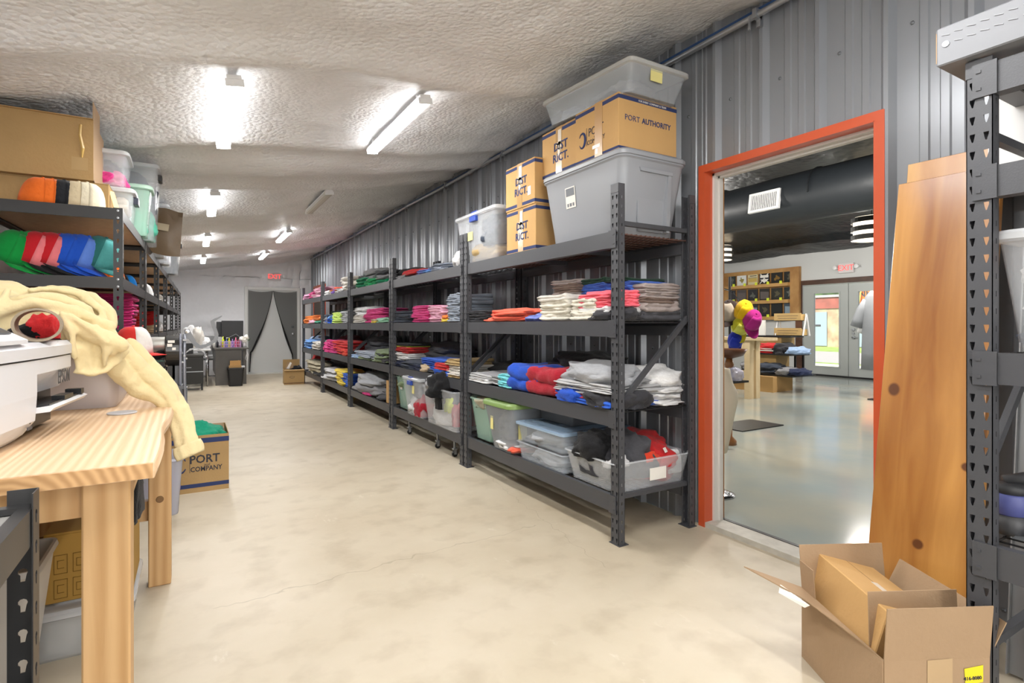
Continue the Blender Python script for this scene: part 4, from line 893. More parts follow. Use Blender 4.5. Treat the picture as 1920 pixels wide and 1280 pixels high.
for i, (x, y, z, c, s) in enumerate(((-.45, 8.3, 1.124, 'white', .25), (-.45, 9.8, 1.124, 'light grey', .25), (-.45, 7.2, 1.46, 'white', .2), (-.42, 8.0, 1.46, 'off-white', .22), (-.42, 9.6, 1.46, 'grey', .25), (-.45, 4.3, .80, 'light grey', .3), (-.45, 5.6, .80, 'sky blue', .3), (-.42, 7.0, .5, 'heather grey', .3), (-.42, 5.2, .5, 'light blue', .3))):
    garment('c', c, (x, y, z+.002), (s, s*1.2, .12), label=f"{c} cloth heap on {('', 'far ')[y > 8]}left rack, {('low', 'third', 'second')[0 if z < 1 else 1 if z < 1.3 else 2]} shelf, {POS[i]} heap", group='cloth heaps on left racks')
# boxes on top of the nearest left rack -----------------------------------------
TZ = 1.824
t = thing('cardboard_box', 'flat brown carton with fragile symbols under the big open carton', 'box', (-.745, 3.99, TZ))
part('body', MB().box(-.34, -.18, 0, .34, .22, .172), M_CARD, t, bev=.003); part('flap', MB().box(-.34, -.18, .172, .34, .0, .177), M_CARD, t); part('flap', MB().box(-.34, .003, .172, .34, .22, .177), M_CARD, t)
for i, x in enumerate((.035, .085, .135, .185)):
    mb = MB().box(x-.022, -.1815, .10, x+.022, -.1805, .102).box(x-.022, -.1815, .148, x+.022, -.1805, .15).box(x-.022, -.1815, .10, x-.020, -.1805, .15).box(x+.020, -.1815, .10, x+.022, -.1805, .15)
    if i == 0: mb.prism([(x-.012, .142), (x+.012, .142), (x+.003, .125), (x+.003, .112), (x+.01, .108), (x-.01, .108), (x-.003, .112), (x-.003, .125)], 'y', -.1815, -.1805)
    if i == 1: mb.prism([(x-.016, .125), (x-.01, .138), (x, .143), (x+.01, .138), (x+.016, .125)], 'y', -.1815, -.1805).box(x-.0015, -.1815, .108, x+.0015, -.1805, .125)
    if i == 2:
        for q in (-.008, .008): mb.box(x+q-.002, -.1815, .11, x+q+.002, -.1805, .132).prism([(x+q-.006, .131), (x+q+.006, .131), (x+q, .143)], 'y', -.1815, -.1805)
    if i == 3: mb.lathe([(.001, -.1815), (.014, -.1815), (.014, -.1805), (.001, -.1805)], 12, (x, 0, .125), 'y')
    part('handling_symbol', mb, M_INK, t)
part('paper_strip', MB().prism([(.335, -.12), (.345, -.12), (.40, -.3), (.385, -.3)], 'y', 0, .0) if False else MB().bar((.345, -.12, .15), (.385, -.16, 0), .03, .002), mat('cream_strap', '#d8b878', .6), t)
t = thing('cardboard_box', 'big open brown carton with upright flap on the left rack', 'box', (-.765, 3.97, TZ+.178))
W, D_, H = .295, .20, .335
part('front_wall', MB().box(-W, -D_-.004, 0, W, -D_, H), M_CARD, t); part('back_wall', MB().box(-W, D_, 0, W, D_+.004, H), M_CARD, t); part('side_wall', MB().box(W-.004, -D_, 0, W, D_, H), M_CARD2, t); part('side_wall', MB().box(-W, -D_, 0, -W+.004, D_, H), M_CARD, t); part('bottom', MB().box(-W, -D_, 0, W, D_, .004), M_CARD, t)
part('flap', MB().box(W-.004, -D_, H, W, D_*.2, H+.10), M_CARD2, t); part('flap', MB().bar((0, -D_, H), (0, -D_-.02, H+.001), 2*W, .004, (0, 0, 1)), M_CARD, t); part('flap', MB().bar((-W+.2, D_, H), (-W+.2, D_+.06, H+.10), .5, .004, (0, 0, 1)), M_CARD2, t)
part('loose_tape', MB().tube([(.24, -D_-.006, .30), (.238, -D_-.015, .24), (.25, -D_-.01, .17), (.245, -D_-.006, .12)], [.006, .006, .008, .004], 4), mat('yellow_tape', '#caa860', .3), t)
part('torn_tape', MB().box(.20, -D_-.005, .05, .27, -D_-.004, .12), mat('scuffed_brown', '#ae9060', .4), t); part('torn_tape', MB().box(-.29, -D_-.005, .06, -.22, -D_-.004, .1), mat('scuffed_brown', '#ae9060', .4), t)
# clear totes on the top of the left racks
tote('storage_tote', 'clear tote full of beige cloth, lower of two by the rack post', (-.50, 4.30, TZ), .36, .34, .21, FW, lid=FWL, taper=.9, handles=mat('dark_latch', '#2a3040', .4), handle_sides='x')
garment('f', 'beige', (-.50, 4.16, TZ+.01), (.28, .30, .06), rz=PI/2, label='beige folded cloth, lower, inside the clear tote by the post'); garment('f', 'cream', (-.50, 4.16, TZ+.09), (.28, .30, .09), rz=PI/2, label='cream folded cloth, upper, inside the clear tote by the post')
tote('storage_tote', 'clear tote with pink contents, upper of two by the rack post', (-.52, 4.28, TZ+.236), .34, .32, .20, FW, lid=FWL, taper=.9)
garment('c', 'hot pink', (-.5, 4.24, TZ+.25), (.26, .26, .10), label='hot pink cloth inside the upper clear tote', cat='clothing'); garment('c', 'slate', (-.52, 4.3, TZ+.32), (.26, .26, .10), label='slate cloth inside the upper clear tote', cat='clothing')
tote('storage_tote', 'tall clear tote with grey and teal cloth beside brown paper bag', (-.44, 5.02, TZ), .44, .48, .54, FW, taper=.88, lid=FWL, handles=M_BLACK, handle_sides='x')
garment('c', 'teal', (-.40, 4.95, TZ+.02), (.3, .34, .28), label='teal cloth at bottom of the tall clear tote', cat='clothing'); garment('c', 'slate', (-.42, 5.0, TZ+.22), (.34, .38, .30), label='slate cloth filling top of the tall clear tote', cat='clothing')
tote('storage_tote', 'mint green lidded tote overhanging the left rack edge', (-.40, 4.66, TZ), .30, .24, .33, FM, taper=.84, lid=FM2, r=.04)
garment('c', 'teal', (-.40, 4.66, TZ+.01), (.22, .18, .17), label='teal cloth at the bottom of the mint lidded tote', cat='clothing')
pb = thing('paper_bag', 'brown paper mailer bag with white label leaning beyond clear tote', 'bag', (-.26, 5.62, TZ+.0))
vs = []; nu, nv = 8, 10
for s in (0, 1):
    for j in range(nv+1):
        for i in range(nu+1):
            u, v = i/nu, j/nv; b_ = .035*math.sin(PI*u)*math.sin(PI*min(1, v*1.1+.1))
            vs.append((-.14+.28*u+.03*(1-v)*(u > .5), (-b_ if s == 0 else b_)+.008*nz((u*4, v*4, s), 1, 3)*(.2 < u < .8), v*.40+.02*nz((u*3, v, 0), 1, 2)))
fs = []
for s in (0, 1):
    o_ = s*(nu+1)*(nv+1)
    for j in range(nv):
        for i in range(nu): a = o_+j*(nu+1)+i; fs.append((a, a+1, a+nu+2, a+nu+1))
part('bag_body', MB().add(vs, fs), mat('brown_kraft', '#6e5a42', .45, bump=.2, bscale=12), pb, smooth=True)
part('paper_label', MB().box(-.07, -.045, .20, .06, -.043, .26), mat('bag_label', '#b9ab90', .7), pb); pb.rotation_euler = (0, R(8), -.1)
for i, (x, y, w_, d_, h_, z_, lb) in enumerate(((-.36, 6.75, .36, .5, .42, 0, 'tall clear tote of clothes on the third left rack'), (-.34, 6.1, .3, .3, .32, 0, 'small clear tote between brown paper bag and third rack tote'), (-.38, 6.75, .34, .44, .13, .455, 'shallow clear box stacked on tote on third left rack'), (-.30, 8.0, .34, .5, .40, 0, 'clear tote on the fourth left rack'))):
    tote('storage_tote', lb, (x, y, TZ+z_), w_, d_, h_, FW, taper=.88, lid=FWL, handles=M_BLACK if h_ > .35 else None, handle_sides='x')
    garment('c', ('grey', 'light grey', 'white', 'slate')[i], (x, y, TZ+z_+.01), (w_*.75, d_*.75, h_*.9), label=('grey cloth inside tall clear tote on third left rack', 'light grey cloth inside tote just beyond the mint tote', 'white cloth inside the shallow stacked clear box', 'slate cloth inside clear tote on fourth left rack')[i], cat='clothing')
# ---------------------------------------------------------------- work table and what stands on it
M_PINE = wood('pine_slab', '#dcbf9d', '#cdaa82', (46, 1.6, 46), .5, wscale=1.2)
M_PINEL = wood('pine_leg', '#cfa877', '#b98f5c', (24, 24, 1.6), .55, wscale=1.4)
def table():
    t = thing('work_table', 'heavy pine work table with thick slab top carrying the white printer', 'table', (0, 0, 0))
    mb = MB(); n = 40
    # slab with wavy live edge on the aisle side; built of three planks
    for i, (xa, xb) in enumerate(((-1.0, -.64), (-.637, -.352), (-.349, None))):
        m = MB(); rings = []
        for k in range(n+1):
            y = 1.447+2.0*k/n; e = xb if xb is not None else -.071+.006*(y-1.447)+.006*math.sin(y*9)+.004*nz((y, 0, 0), 7, 2)
            rings.append([(xa, y, .865), (e-.002 if xb is None else e, y, .865), (e+(.004 if xb is None else 0), y, .885), (e-(.002 if xb is None else 0), y, .897), (e-.005, y, .90), (xa, y, .90)])
        m.loft(rings); part('plank', m, M_PINE, t)
    eg = bpy.data.materials.new('end_grain'); eg.use_nodes = True; q = NT(eg); b = q.t.nodes['Principled BSDF']; tc = q.n('ShaderNodeTexCoord'); mp = q.n('ShaderNodeMapping'); mp.inputs['Location'].default_value = (.33, 0, -.80); q.l(tc.outputs['Object'], mp.inputs[0]); wv = q.n('ShaderNodeTexWave'); wv.wave_type = 'RINGS'; wv.rings_direction = 'Y'; wv.inputs['Scale'].default_value = 17; wv.inputs['Distortion'].default_value = 2.2; wv.inputs['Detail Scale'].default_value = 1.5; q.l(mp.outputs[0], wv.inputs['Vector']); rp = q.n('ShaderNodeValToRGB'); rp.color_ramp.elements[0].color = lin('#b58c5e'); rp.color_ramp.elements[1].color = lin('#d2a878'); q.l(wv.outputs[1], rp.inputs[0]); q.l(rp.outputs[0], b.inputs['Base Color']); b.inputs['Roughness'].default_value = .8
    part('end_grain', MB().box(-1.0, 1.4455, .866, -.075, 1.4475, .898), eg, t)
    for (x, y) in ((-.21, 1.51), (-.95, 1.51), (-.173, 2.99), (-.95, 2.99)):
        part('leg', MB().box(x, y, 0, x+.089, y+.089, .865), M_PINEL, t, bev=.004)
    part('apron', MB().box(-.86, 1.535, .775, -.21, 1.573, .864), M_PINEL, t); part('apron', MB().box(-.86, 3.01, .775, -.173, 3.05, .864), M_PINEL, t)
    part('apron', MB().prism([(-.165, .775), (-.13, .775), (-.13, .864), (-.165, .864)], 'y', 1.60, 2.99), M_PINEL, t); part('stretcher', MB().box(-.86, 3.02, .30, -.173, 3.06, .39), M_PINEL, t)
    part('wood_knot', MB().lathe([(.001, -.003), (.014, -.003), (.016, 0)], 14, (-.128, 2.99, .40), 'y'), mat('knot', '#7a5a36', .6), t)
table()
tag(obj('paper_disc', MB().lathe([(.001, 0), (.042, 0), (.044, .003), (.042, .005), (.001, .005)], 28).mesh('paper_disc', mat('disc_grey', '#b9b9bd', .5)), loc=(onz(229, 775, .9).x, onz(229, 775, .9).y, .9005)), 'thin round grey disc lying on the pine table top', 'disc')
def printer():
    mw = mat('printer_white', '#d3d4d8', .38, spec=.5); mb_ = mat('printer_black', '#1a1b1d', .3)
    t = thing('printer', 'white ink tank printer with black output slot on the pine table', 'printer', (-.33, 2.19, .9), R(-5.2))
    L = .62
    # body cross-sections along y: x 0 is the front face, bulging a little; lower part tucks in
    def sec(y, z0):
        b = .010*math.sin(PI*min(1, max(0, (-y)/L)))
        return [(-.36, y, z0), (-.045 if z0 < .02 else -.03, y, z0), (-.02, y, z0+.02), (b-.004, y, z0+.055), (b, y, .12 if z0 < .02 else z0+.06), (b, y, .212), (-.36, y, .212)]
    part('body', MB().loft([sec(y, 0.0) for y in (-L, -.6, -.5, -.4, -.345, -.33)]), mw, t)
    part('body', MB().loft([sec(y, .115) for y in (-.33, -.25, -.15, -.05, 0)]), mw, t)
    part('output_slot', MB().box(-.30, -.33, .012, -.05, -.004, .115), mb_, t); part('base', MB().box(-.36, -.34, 0, -.20, -.01, .03), mw, t)
    tr = part('output_tray', MB().prism([(-.20, .05), (.035, .075), (.045, .085), (.035, .09), (-.20, .062)], 'y', -.325, -.01), mw, t)
    part('tray_surface', MB().prism([(-.20, .063), (.030, .0905), (.030, .094), (-.2, .068)], 'y', -.31, -.02).box(.005, -.20, .092, .035, -.12, .104).box(.0, -.06, .092, .04, -.03, .108), mb_, tr)
    part('lid', MB().loft([[(-.36, y, .217), (.004+.010*math.sin(PI*min(1, -y/L)), y, .217), (.006+.010*math.sin(PI*min(1, -y/L)), y, .245), (-.006, y, .258), (-.36, y, .258)] for y in (-L, -.5, -.4, -.3, -.2, -.1, -.03, 0)]), mw, t)
    part('lid_gap', MB().box(-.355, -L+.003, .211, -.002, -.002, .218), mb_, t)
    p = part('control_panel', MB().prism([(-.17, 0), (.012, 0), (.012, .01), (-.12, .085), (-.17, .085)], 'y', -.62, -.40), mw, t); p.location = (0, 0, .258)
    part('screen', MB().prism([(-.11, .0795), (-.012, .0255), (-.010, .028), (-.108, .082)], 'y', -.60, -.43), mb_, p)
    text('EPSON', .058, mat('logo_grey', '#4a4a4e', .5), t, (.004, -.085, .150), (R(90), 0, R(90)), sx=.62)
    part('tank_mark', MB().lathe([(.001, 0), (.012, .0), (.001, .001)], 12, (.0045, -.36, .062), 'x').prism([(-.372, .064), (-.348, .064), (-.36, .088)], 'x', .004, .005).box(.002, -.375, .036, .0045, -.345, .044), mat('logo_grey', '#4a4a4e', .5), t)
printer()
t = thing('paper_cassette', 'pale grey rounded plastic box under the cream sweatshirt behind printer', 'box', (-.345, 2.66, .9))
part('body', MB().loft([rrect(.20, .34, .03, 0), rrect(.216, .356, .035, .02), rrect(.22, .36, .035, .05), rrect(.22, .36, .035, .20), rrect(.20, .34, .03, .215)]), mat('cassette_grey', '#bcb4b4', .4), t, smooth=True); mod(t.children[0], 'EDGE_SPLIT', split_angle=R(40))
# cardboard core and things seen through it
c = ony(70, 609, 1.93)
t = thing('cardboard_core', 'short oval cardboard tube lying open end forward on the printer', 'tube', (c.x, c.y, 1.159), R(8))
rings = []
for (y, k, kk) in ((0, 1, 0), (.11, 1, 0), (.11, .84, 1), (0, .87, 1), ):
    rings.append([(k*.054*math.cos(2*PI*q/32), y, .046+k*.046*math.sin(2*PI*q/32)) for q in range(32)])
rings.append(rings[0])
part('tube_wall', MB().loft(rings, cap=False, capb=False), mat('core_card', '#8e7f6a', .6, var=.2, vscale=30), t, smooth=True); mod(t.children[0], 'EDGE_SPLIT', split_angle=R(40))
garment('c', 'red', (c.x-.015, 2.10, 1.165), (.075, .06, .07), label='red cloth glimpsed through the cardboard tube on printer', cat='clothing'); garment('c', 'black', (c.x-.055, 2.09, 1.16), (.08, .05, .045), label='black cloth glimpsed through the cardboard tube on printer', cat='clothing')
def sweat():
    mb = MB()
    def stroke(pts, n=10):
        P = []; Rr = []
        for (u, v, Y, r) in pts: P.append(ony(u, v, Y)); Rr.append(r)
        Q = []; S = []
        for i in range(len(P)-1):
            for k in range(5):
                f = k/5; Q.append(P[i].lerp(P[i+1], f)); S.append(Rr[i]*(1-f)+Rr[i+1]*f)
        Q.append(P[-1]); S.append(Rr[-1]); mb.tube(Q, S, n)
        for p, r in ((Q[0], S[0]), (Q[-1], S[-1])): mb.lathe([(.001, -r), (r*.7, -r*.7), (r, 0), (r*.7, r*.7), (.001, r)], 10, p)
    # mound lying on the printer behind the tube
    stroke([(-60, 570, 2.36, .075), (0, 568, 2.34, .07), (60, 578, 2.36, .065), (120, 590, 2.38, .06), (190, 608, 2.38, .045)])
    stroke([(-60, 600, 2.26, .06), (20, 603, 2.24, .05), (60, 592, 2.24, .045), (110, 600, 2.26, .045), (150, 625, 2.28, .05)])
    stroke([(-40, 545, 2.42, .03), (15, 541, 2.40, .03), (60, 556, 2.36, .022), (120, 548, 2.38, .022), (170, 560, 2.4, .025), (200, 590, 2.36, .03), (208, 610, 2.34, .022)])
    stroke([(-20, 590, 2.18, .022), (20, 575, 2.18, .02), (60, 566, 2.18, .018), (110, 573, 2.2, .018), (160, 592, 2.24, .02), (205, 612, 2.28, .018)])
    stroke([(0, 566, 2.26, .02), (50, 560, 2.24, .018), (95, 558, 2.25, .018), (150, 575, 2.28, .02), (165, 583, 2.28, .02)])
    # body part hanging over the corner
    stroke([(95, 590, 2.20, .022), (140, 612, 2.20, .026), (190, 630, 2.22, .03), (228, 648, 2.24, .022)])
    for a in ([(122, 605, 2.215, .018), (143, 650, 2.215, .016), (148, 695, 2.225, .010)], [(150, 620, 2.24, .026), (163, 660, 2.24, .024), (168, 694, 2.24, .012)], [(175, 625, 2.26, .03), (190, 660, 2.26, .03), (190, 690, 2.25, .014)],
              [(205, 635, 2.28, .032), (213, 660, 2.28, .03), (205, 686, 2.26, .014)], [(225, 642, 2.3, .022), (232, 658, 2.3, .02), (215, 680, 2.28, .012)], [(140, 697, 2.225, .008), (170, 700, 2.235, .010), (200, 694, 2.25, .010), (222, 675, 2.27, .010)]): stroke(a)
    # long sleeve down over the table edge: three soft lengthwise rolls
    stroke([(190, 650, 2.34, .034), (220, 692, 2.37, .036), (254, 726, 2.40, .031), (296, 748, 2.42, .024), (315, 768, 2.42, .023), (327, 800, 2.38, .021), (338, 838, 2.33, .018)], 14)
    stroke([(218, 645, 2.37, .030), (254, 680, 2.39, .028), (290, 714, 2.41, .025), (317, 744, 2.42, .023), (334, 772, 2.40, .022), (346, 806, 2.36, .020), (352, 836, 2.32, .020)], 14)
    stroke([(244, 645, 2.43, .022), (281, 682, 2.45, .023), (313, 716, 2.45, .021), (337, 750, 2.44, .019), (352, 784, 2.40, .018), (361, 812, 2.36, .016), (366, 830, 2.34, .015)], 12)
    # creases: narrow ridges following the drape
    for a in ([(-30, 556, 2.30, .012), (10, 548, 2.29, .014), (40, 560, 2.27, .012), (75, 552, 2.27, .014), (120, 560, 2.27, .012)], [(130, 590, 2.17, .010), (165, 612, 2.18, .013), (200, 640, 2.20, .012), (212, 662, 2.24, .010)], [(115, 585, 2.17, .010), (135, 625, 2.17, .012), (140, 670, 2.19, .010)],
              [(160, 560, 2.33, .014), (188, 580, 2.31, .012), (196, 600, 2.30, .012), (175, 592, 2.28, .010), (160, 588, 2.26, .010)], [(-20, 580, 2.16, .012), (8, 560, 2.18, .012), (14, 545, 2.2, .012)], [(60, 545, 2.30, .012), (100, 540, 2.32, .013), (150, 552, 2.33, .012), (185, 575, 2.33, .012)], [(180, 612, 2.20, .012), (200, 655, 2.21, .014), (196, 684, 2.23, .010)]): stroke(a, 8)
    o = part('sweatshirt', mb, mat('cream_fleece', '#d9c89c', .9, bump=.15, bscale=90, spec=.1, sheen=.15), None)
    mod(o, 'REMESH', mode='VOXEL', voxel_size=.005, use_smooth_shade=True); mod(o, 'SMOOTH', iterations=4, factor=.55)
    tx = bpy.data.textures.new('folds', 'CLOUDS'); tx.noise_scale = .05; tx.noise_depth = 2; d = mod(o, 'DISPLACE', texture=tx, strength=.010, mid_level=.5)
    tx2 = bpy.data.textures.new('folds2', 'MARBLE'); tx2.noise_scale = .07; tx2.turbulence = 6; tx2.marble_type = 'SOFT'; mod(o, 'DISPLACE', texture=tx2, strength=.006, mid_level=.5); mod(o, 'SMOOTH', iterations=3, factor=.5)
    c1, c2 = ony(350, 832, 2.33), ony(356, 850, 2.32); ax = (c2-c1).normalized(); e1 = Vector((.85, .15, .28)).normalized(); e2 = ax.cross(e1).normalized(); rings = []
    for q in range(7):
        f = q/6; rings.append([c1.lerp(c2, f*1.25)+e1*(.046+.004*math.sin(f*PI))*math.cos(a)*(1+.03*math.cos(a*9))+e2*.026*math.sin(a)*(1+.06*math.cos(a*9)) for a in [k*2*PI/40 for k in range(40)]])
    part('cuff', MB().loft(rings), bpy.data.materials['cream_fleece'], o, smooth=True)
    tag(o, 'crumpled cream sweatshirt over the printer with sleeve hanging off the table', 'clothing')
sweat()
# cap framing press at the far end of the table
def press():
    Y = 3.12; t = thing('cap_press', 'black and silver cap framing press with grey hooked lever on table end', 'machine', (0, 0, 0))
    a = ony(258, 646, Y); b = ony(310, 646, Y); c_ = ony(338, 657, Y)
    part('silver_cylinder', MB().lathe([(.001, a.x), (.034, a.x), (.036, a.x+.004), (.036, b.x), (.001, b.x)], 28, (0, Y, a.z), 'x'), mat('satin_alu', '#b3b3ae', .4, .6), t, smooth=True)
    zc = c_.z
    part('black_drum', MB().lathe([(.001, b.x), (.072, b.x), (.076, b.x+.004), (.076, c_.x-.004), (.072, c_.x), (.001, c_.x)], 32, (0, Y, zc), 'x'), mat('drum_black', '#222120', .25), t); mod(t.children[-1], 'EDGE_SPLIT', split_angle=R(30)); t.children[-1].data.shade_smooth()
    st = MB()
    for (y, z, w) in ((-.055, .045, .012), (-.045, .055, .014), (-.062, .03, .016), (-.05, .03, .014), (-.068, .012, .014)): st.box(b.x+.006+abs(y)*.1, Y+y-.003*0-.0, zc+z, b.x+.006+w+abs(y)*.1, Y+y+.004, zc+z+.010)
    part('white_sticker', MB().box(b.x+.01, Y-.073, zc+.022, b.x+.03, Y-.068, zc+.036).box(b.x+.012, Y-.066, zc+.040, b.x+.04, Y-.06, zc+.052).box(b.x+.03, Y-.0765, zc+.006, b.x+.045, Y-.0745, zc+.018), M_LABEL, t)
    x0 = ony(337, 650, Y).x; x1 = ony(346, 650, Y).x
    part('side_plate', MB().prism([(Y-.04, .85)]+[(Y+.085*math.cos(R(q)), zc+.085*math.sin(R(q))) for q in range(200, -21, -20)]+[(Y+.04, .85)][::1], 'x', x0, x0+.008), frosted('clear_acrylic', '#a9aec0', .45), t)
    part('side_rod', MB().tube([(x1, Y-.03, zc+.08), (x1, Y-.045, zc), (x1, Y-.04, .95), (x1+.002, Y-.03, .84), (x1+.02, Y-.02, .76)], .008, 10), mat('rod_grey', '#8c8f98', .35, .6), t, smooth=True)
    def q(px, py): p = ony(330+px/7.53, 560+py/7.53, Y-.02); return (p.x, p.z)
    L_ = [(115, 430), (190, 430), (225, 500), (290, 610), (340, 655), (420, 640), (520, 580), (545, 540), (540, 480), (490, 340), (488, 312), (540, 280), (650, 235), (640, 255), (545, 320), (555, 360), (600, 500), (595, 560), (560, 610), (420, 685), (350, 705), (290, 700), (235, 640), (180, 570), (120, 550)]
    part('lever', MB().prism([q(*p) for p in L_], 'y', Y-.024, Y-.014), mat('lever_grey', '#77797d', .5), t)
    pp = q(160, 460); part('pivot_bolt', MB().lathe([(.001, 0), (.009, .001), (.007, .006), (.001, .006)], 12, (pp[0], Y-.031, pp[1]), 'y'), M_CHROME, t)
    arc = [ony(330+px/7.53, 560+py/7.53, Y-.03) for px, py in ((118, 860), (120, 800), (150, 750), (200, 715), (270, 700), (340, 710), (395, 750), (425, 810), (432, 880), (440, 960))]
    part('hoop', MB().loft([[(p.x-.005*0, p.y-.015, p.z-.003), (p.x, p.y+.02, p.z-.003), (p.x, p.y+.02, p.z+.003), (p.x, p.y-.015, p.z+.003)] for p in arc]), mat('steel_bright', '#8f9092', .4, .3), t)
    cl = MB()
    for p in (arc[1], arc[3], arc[5], arc[7], arc[8]): cl.box(p.x-.004, p.y-.028, p.z-.004, p.x+.004, p.y-.014, p.z+.004)
    for px, py in ((140, 840), (120, 760), (110, 890), (125, 580)):
        p = ony(330+px/7.53, 560+py/7.53, Y-.03); cl.box(p.x-.008, p.y-.02, p.z-.004, p.x+.006, p.y-.008, p.z+.004)
    part('clips', cl, mat('clip_steel', '#9a9a9a', .4, .3), t)['kind'] = 'stuff'
    f = ony(325, 727, Y)
    part('foot_clamp', MB().box(f.x-.06, Y-.09, .9, x1, Y+.05, .915).box(x0-.004, Y-.03, .82, x1+.012, Y+.03, .90).box(x0-.03, Y-.02, .915, x0+.01, Y+.02, zc-.06), mat('cast_grey', '#54565b', .4, .3), t)
    part('under_works', MB().box(b.x+.01, Y-.02, zc-.14, b.x+.04, Y+.02, zc-.07).box(b.x-.06, Y, zc-.03, b.x+.01, Y+.03, zc-.01), M_BLACK, t)
press()
p = ony(262, 665, 3.05)
t = thing('cap_stand', 'black bent metal cap stand left of the silver cylinder', 'stand', (0, 0, 0))
part('stand_arm', MB().bar(ony(283, 672, 3.06), ony(305, 662, 3.1), .03, .03).bar((ony(303, 664, 3.1).x, 3.1, .9), ony(303, 664, 3.1), .02, .02).box(p.x-.09, 2.98, .9, p.x+.05, 3.12, .912).bar((p.x, 3.05, .91), (p.x, 3.05, p.z-.03), .025, .025), M_BLACK, t)
cap((p.x-.025, 3.05, 1.075), '#c8322c', 'red cap with white front on the black cap stand', rz=R(-25), frontc='#e2ddd8', s=.85); cap((p.x-.03, 3.06, 1.045), '#3a5a50', 'dark green cap beneath the red cap on the stand', rz=R(-25), s=.85)
cap((-.40, 2.98, 1.1), '#2c4a44', 'dark green and white cap behind the cream sweatshirt', rz=R(-60), frontc='#d8d8d8', s=.9)
# under the table --------------------------------------------------------------
tote('storage_bin', 'pale grey open plastic bin on floor under the pine table', (-.585, 2.28, 0), .36, .30, .47, mat('bin_grey', '#b8b4ae', .4), taper=.72, r=.03)
tote('storage_tote', 'low clear tote with white bundles on floor under table', (-.355, 2.70, 0), .31, .40, .16, frosted('frosted_white', '#dfe0e0', .4), taper=.93, lid=FWL, r=.03)
for i, x in enumerate((-.42, -.29)): garment('c', 'white', (x, 2.68, .006), (.12, .26, .10), label=('left', 'right')[i]+' white bundle inside the low floor tote', cat='clothing')
t = carton('cardboard_box', 'upright golden brown carton with printed pictograms under the table', (-.33, 2.70, .187), .27, .28, .255, m=mat('golden_card', '#a8823a', .8))
pm = MB()
for (x, z) in ((-.085, .05), (-.03, .05), (-.085, .14), (-.03, .14)):
    for (a, b_, c2, d_) in ((-.02, -.035, .02, -.033), (-.02, .033, .02, .035), (-.02, -.035, -.018, .035), (.018, -.035, .02, .035), (-.01, -.015, .01, -.013), (-.01, .013, .01, .015), (-.01, -.015, -.008, .015)): pm.box(x+a, -.1415, z+b_, x+c2, -.1405, z+d_)
part('pictogram', pm, mat('faint_print', '#7d5d22', .9), t)['kind'] = 'stuff'
for i, (x, y, z, w_, d_, h_) in enumerate(((-.45, 3.24, 0, .3, .26, .56), (-.80, 3.24, 0, .3, .26, .50))): carton('cardboard_box', ('dark brown tall carton behind the golden carton under table', 'dark brown carton at rear left under the pine table')[i], (x, y, z), w_, d_, h_, m=mat('old_card', '#7c5e36', .85))
garment('c', 'black', (-.23, 2.72, .42), (.10, .3, .32), label='black cloth bag hanging under table beside the far leg', name='cloth_bag', cat='bag')
# near left low rack
rivet_rack(-.224, .25, .95, .60, (.2, .60, .905), 'low black rivet rack with grey shelf at lower left corner', post=LPS, boardm=mat('grey_shelf', '#8d8c89', .5))
t = thing('metal_case', 'brushed grey case with chrome handle on the low rivet rack', 'case', (-.47, .85, .603))
part('body', MB().box(-.22, -.25, 0, .22, .2, .24), mat('case_grey', '#9b9b9b', .5), t, bev=.006); part('handle', MB().tube([(.225, .05, .06), (.245, .05, .07), (.245, .05, .17), (.225, .05, .18)], .008, 8), M_CHROME, t, smooth=True)
# floor things beyond the table
def portco():
    t = thing('cardboard_box', 'open brown navy-banded carton holding teal cloth on floor', 'box', (.02, 4.78, 0))
    w_, d_, h_ = .215, .25, .407; k = .0
    part('front_wall', MB().box(-w_, -d_-.004, 0, w_, -d_, h_), M_CARD, t); part('back_wall', MB().box(-w_, d_, 0, w_, d_+.004, h_), M_CARD, t); part('side_wall', MB().box(-w_, -d_, 0, -w_+.004, d_, h_), M_CARD, t); part('side_wall', MB().box(w_-.004, -d_, 0, w_, d_, h_), M_CARD, t); part('bottom', MB().box(-w_, -d_, 0, w_, d_, .004), M_CARD, t)
    part('flap', MB().prism([(-d_+.03, h_-.07), (-d_+.05, h_-.07), (d_, h_-.002), (d_-.02, h_-.002)], 'x', w_-.02, w_-.016), M_CARD2, t); part('flap', MB().bar((0, d_-.004, h_), (0, d_-.03, h_-.08), 2*w_-.03, .003), M_CARD2, t)
    y = -d_-.0048
    for z, bh in ((.035, .028), (h_-.055, .035)): part('printed_band', MB().box(-w_, y, z, w_+.001, y+.001, z+bh).box(w_, y, z, w_+.0008, d_, z+bh), M_NAVY, t)
    text('PORT', .082, M_INK, t, (.06, y, .235), (R(90), 0, 0), sx=.92, bold=True); text('and', .026, M_INK, t, (.075, y, .195), (R(90), 0, 0)); text('COMPANY', .048, M_INK, t, (.07, y, .165), (R(90), 0, 0), sx=.86, bold=True)
    part('logo_line', MB().box(-.035, y, .145, -.032, y+.001, .265), M_INK, t); part('logo_ring', MB().tube([(-.09+.035*math.cos(R(a)), y, .205+.055*math.sin(R(a))) for a in range(30, 340, 20)], [.003+.008*abs(math.sin(R((a-30)*.6))) for a in range(30, 340, 20)], 4), M_NAVY, t)
    garment('c', 'teal', (.03, 4.75, .27), (.36, .36, .20), label='teal green shirt bunched inside the navy-banded floor carton', cat='shirt')
    bpy.data.objects[col.objects[-1].name].material_slots[0].material = fabric('#1f8a6c')
    garment('c', 'white', (-.05, 4.66, .26), (.26, .2, .12), label='white cloth edge beside teal shirt in the floor carton', cat='shirt')
portco()
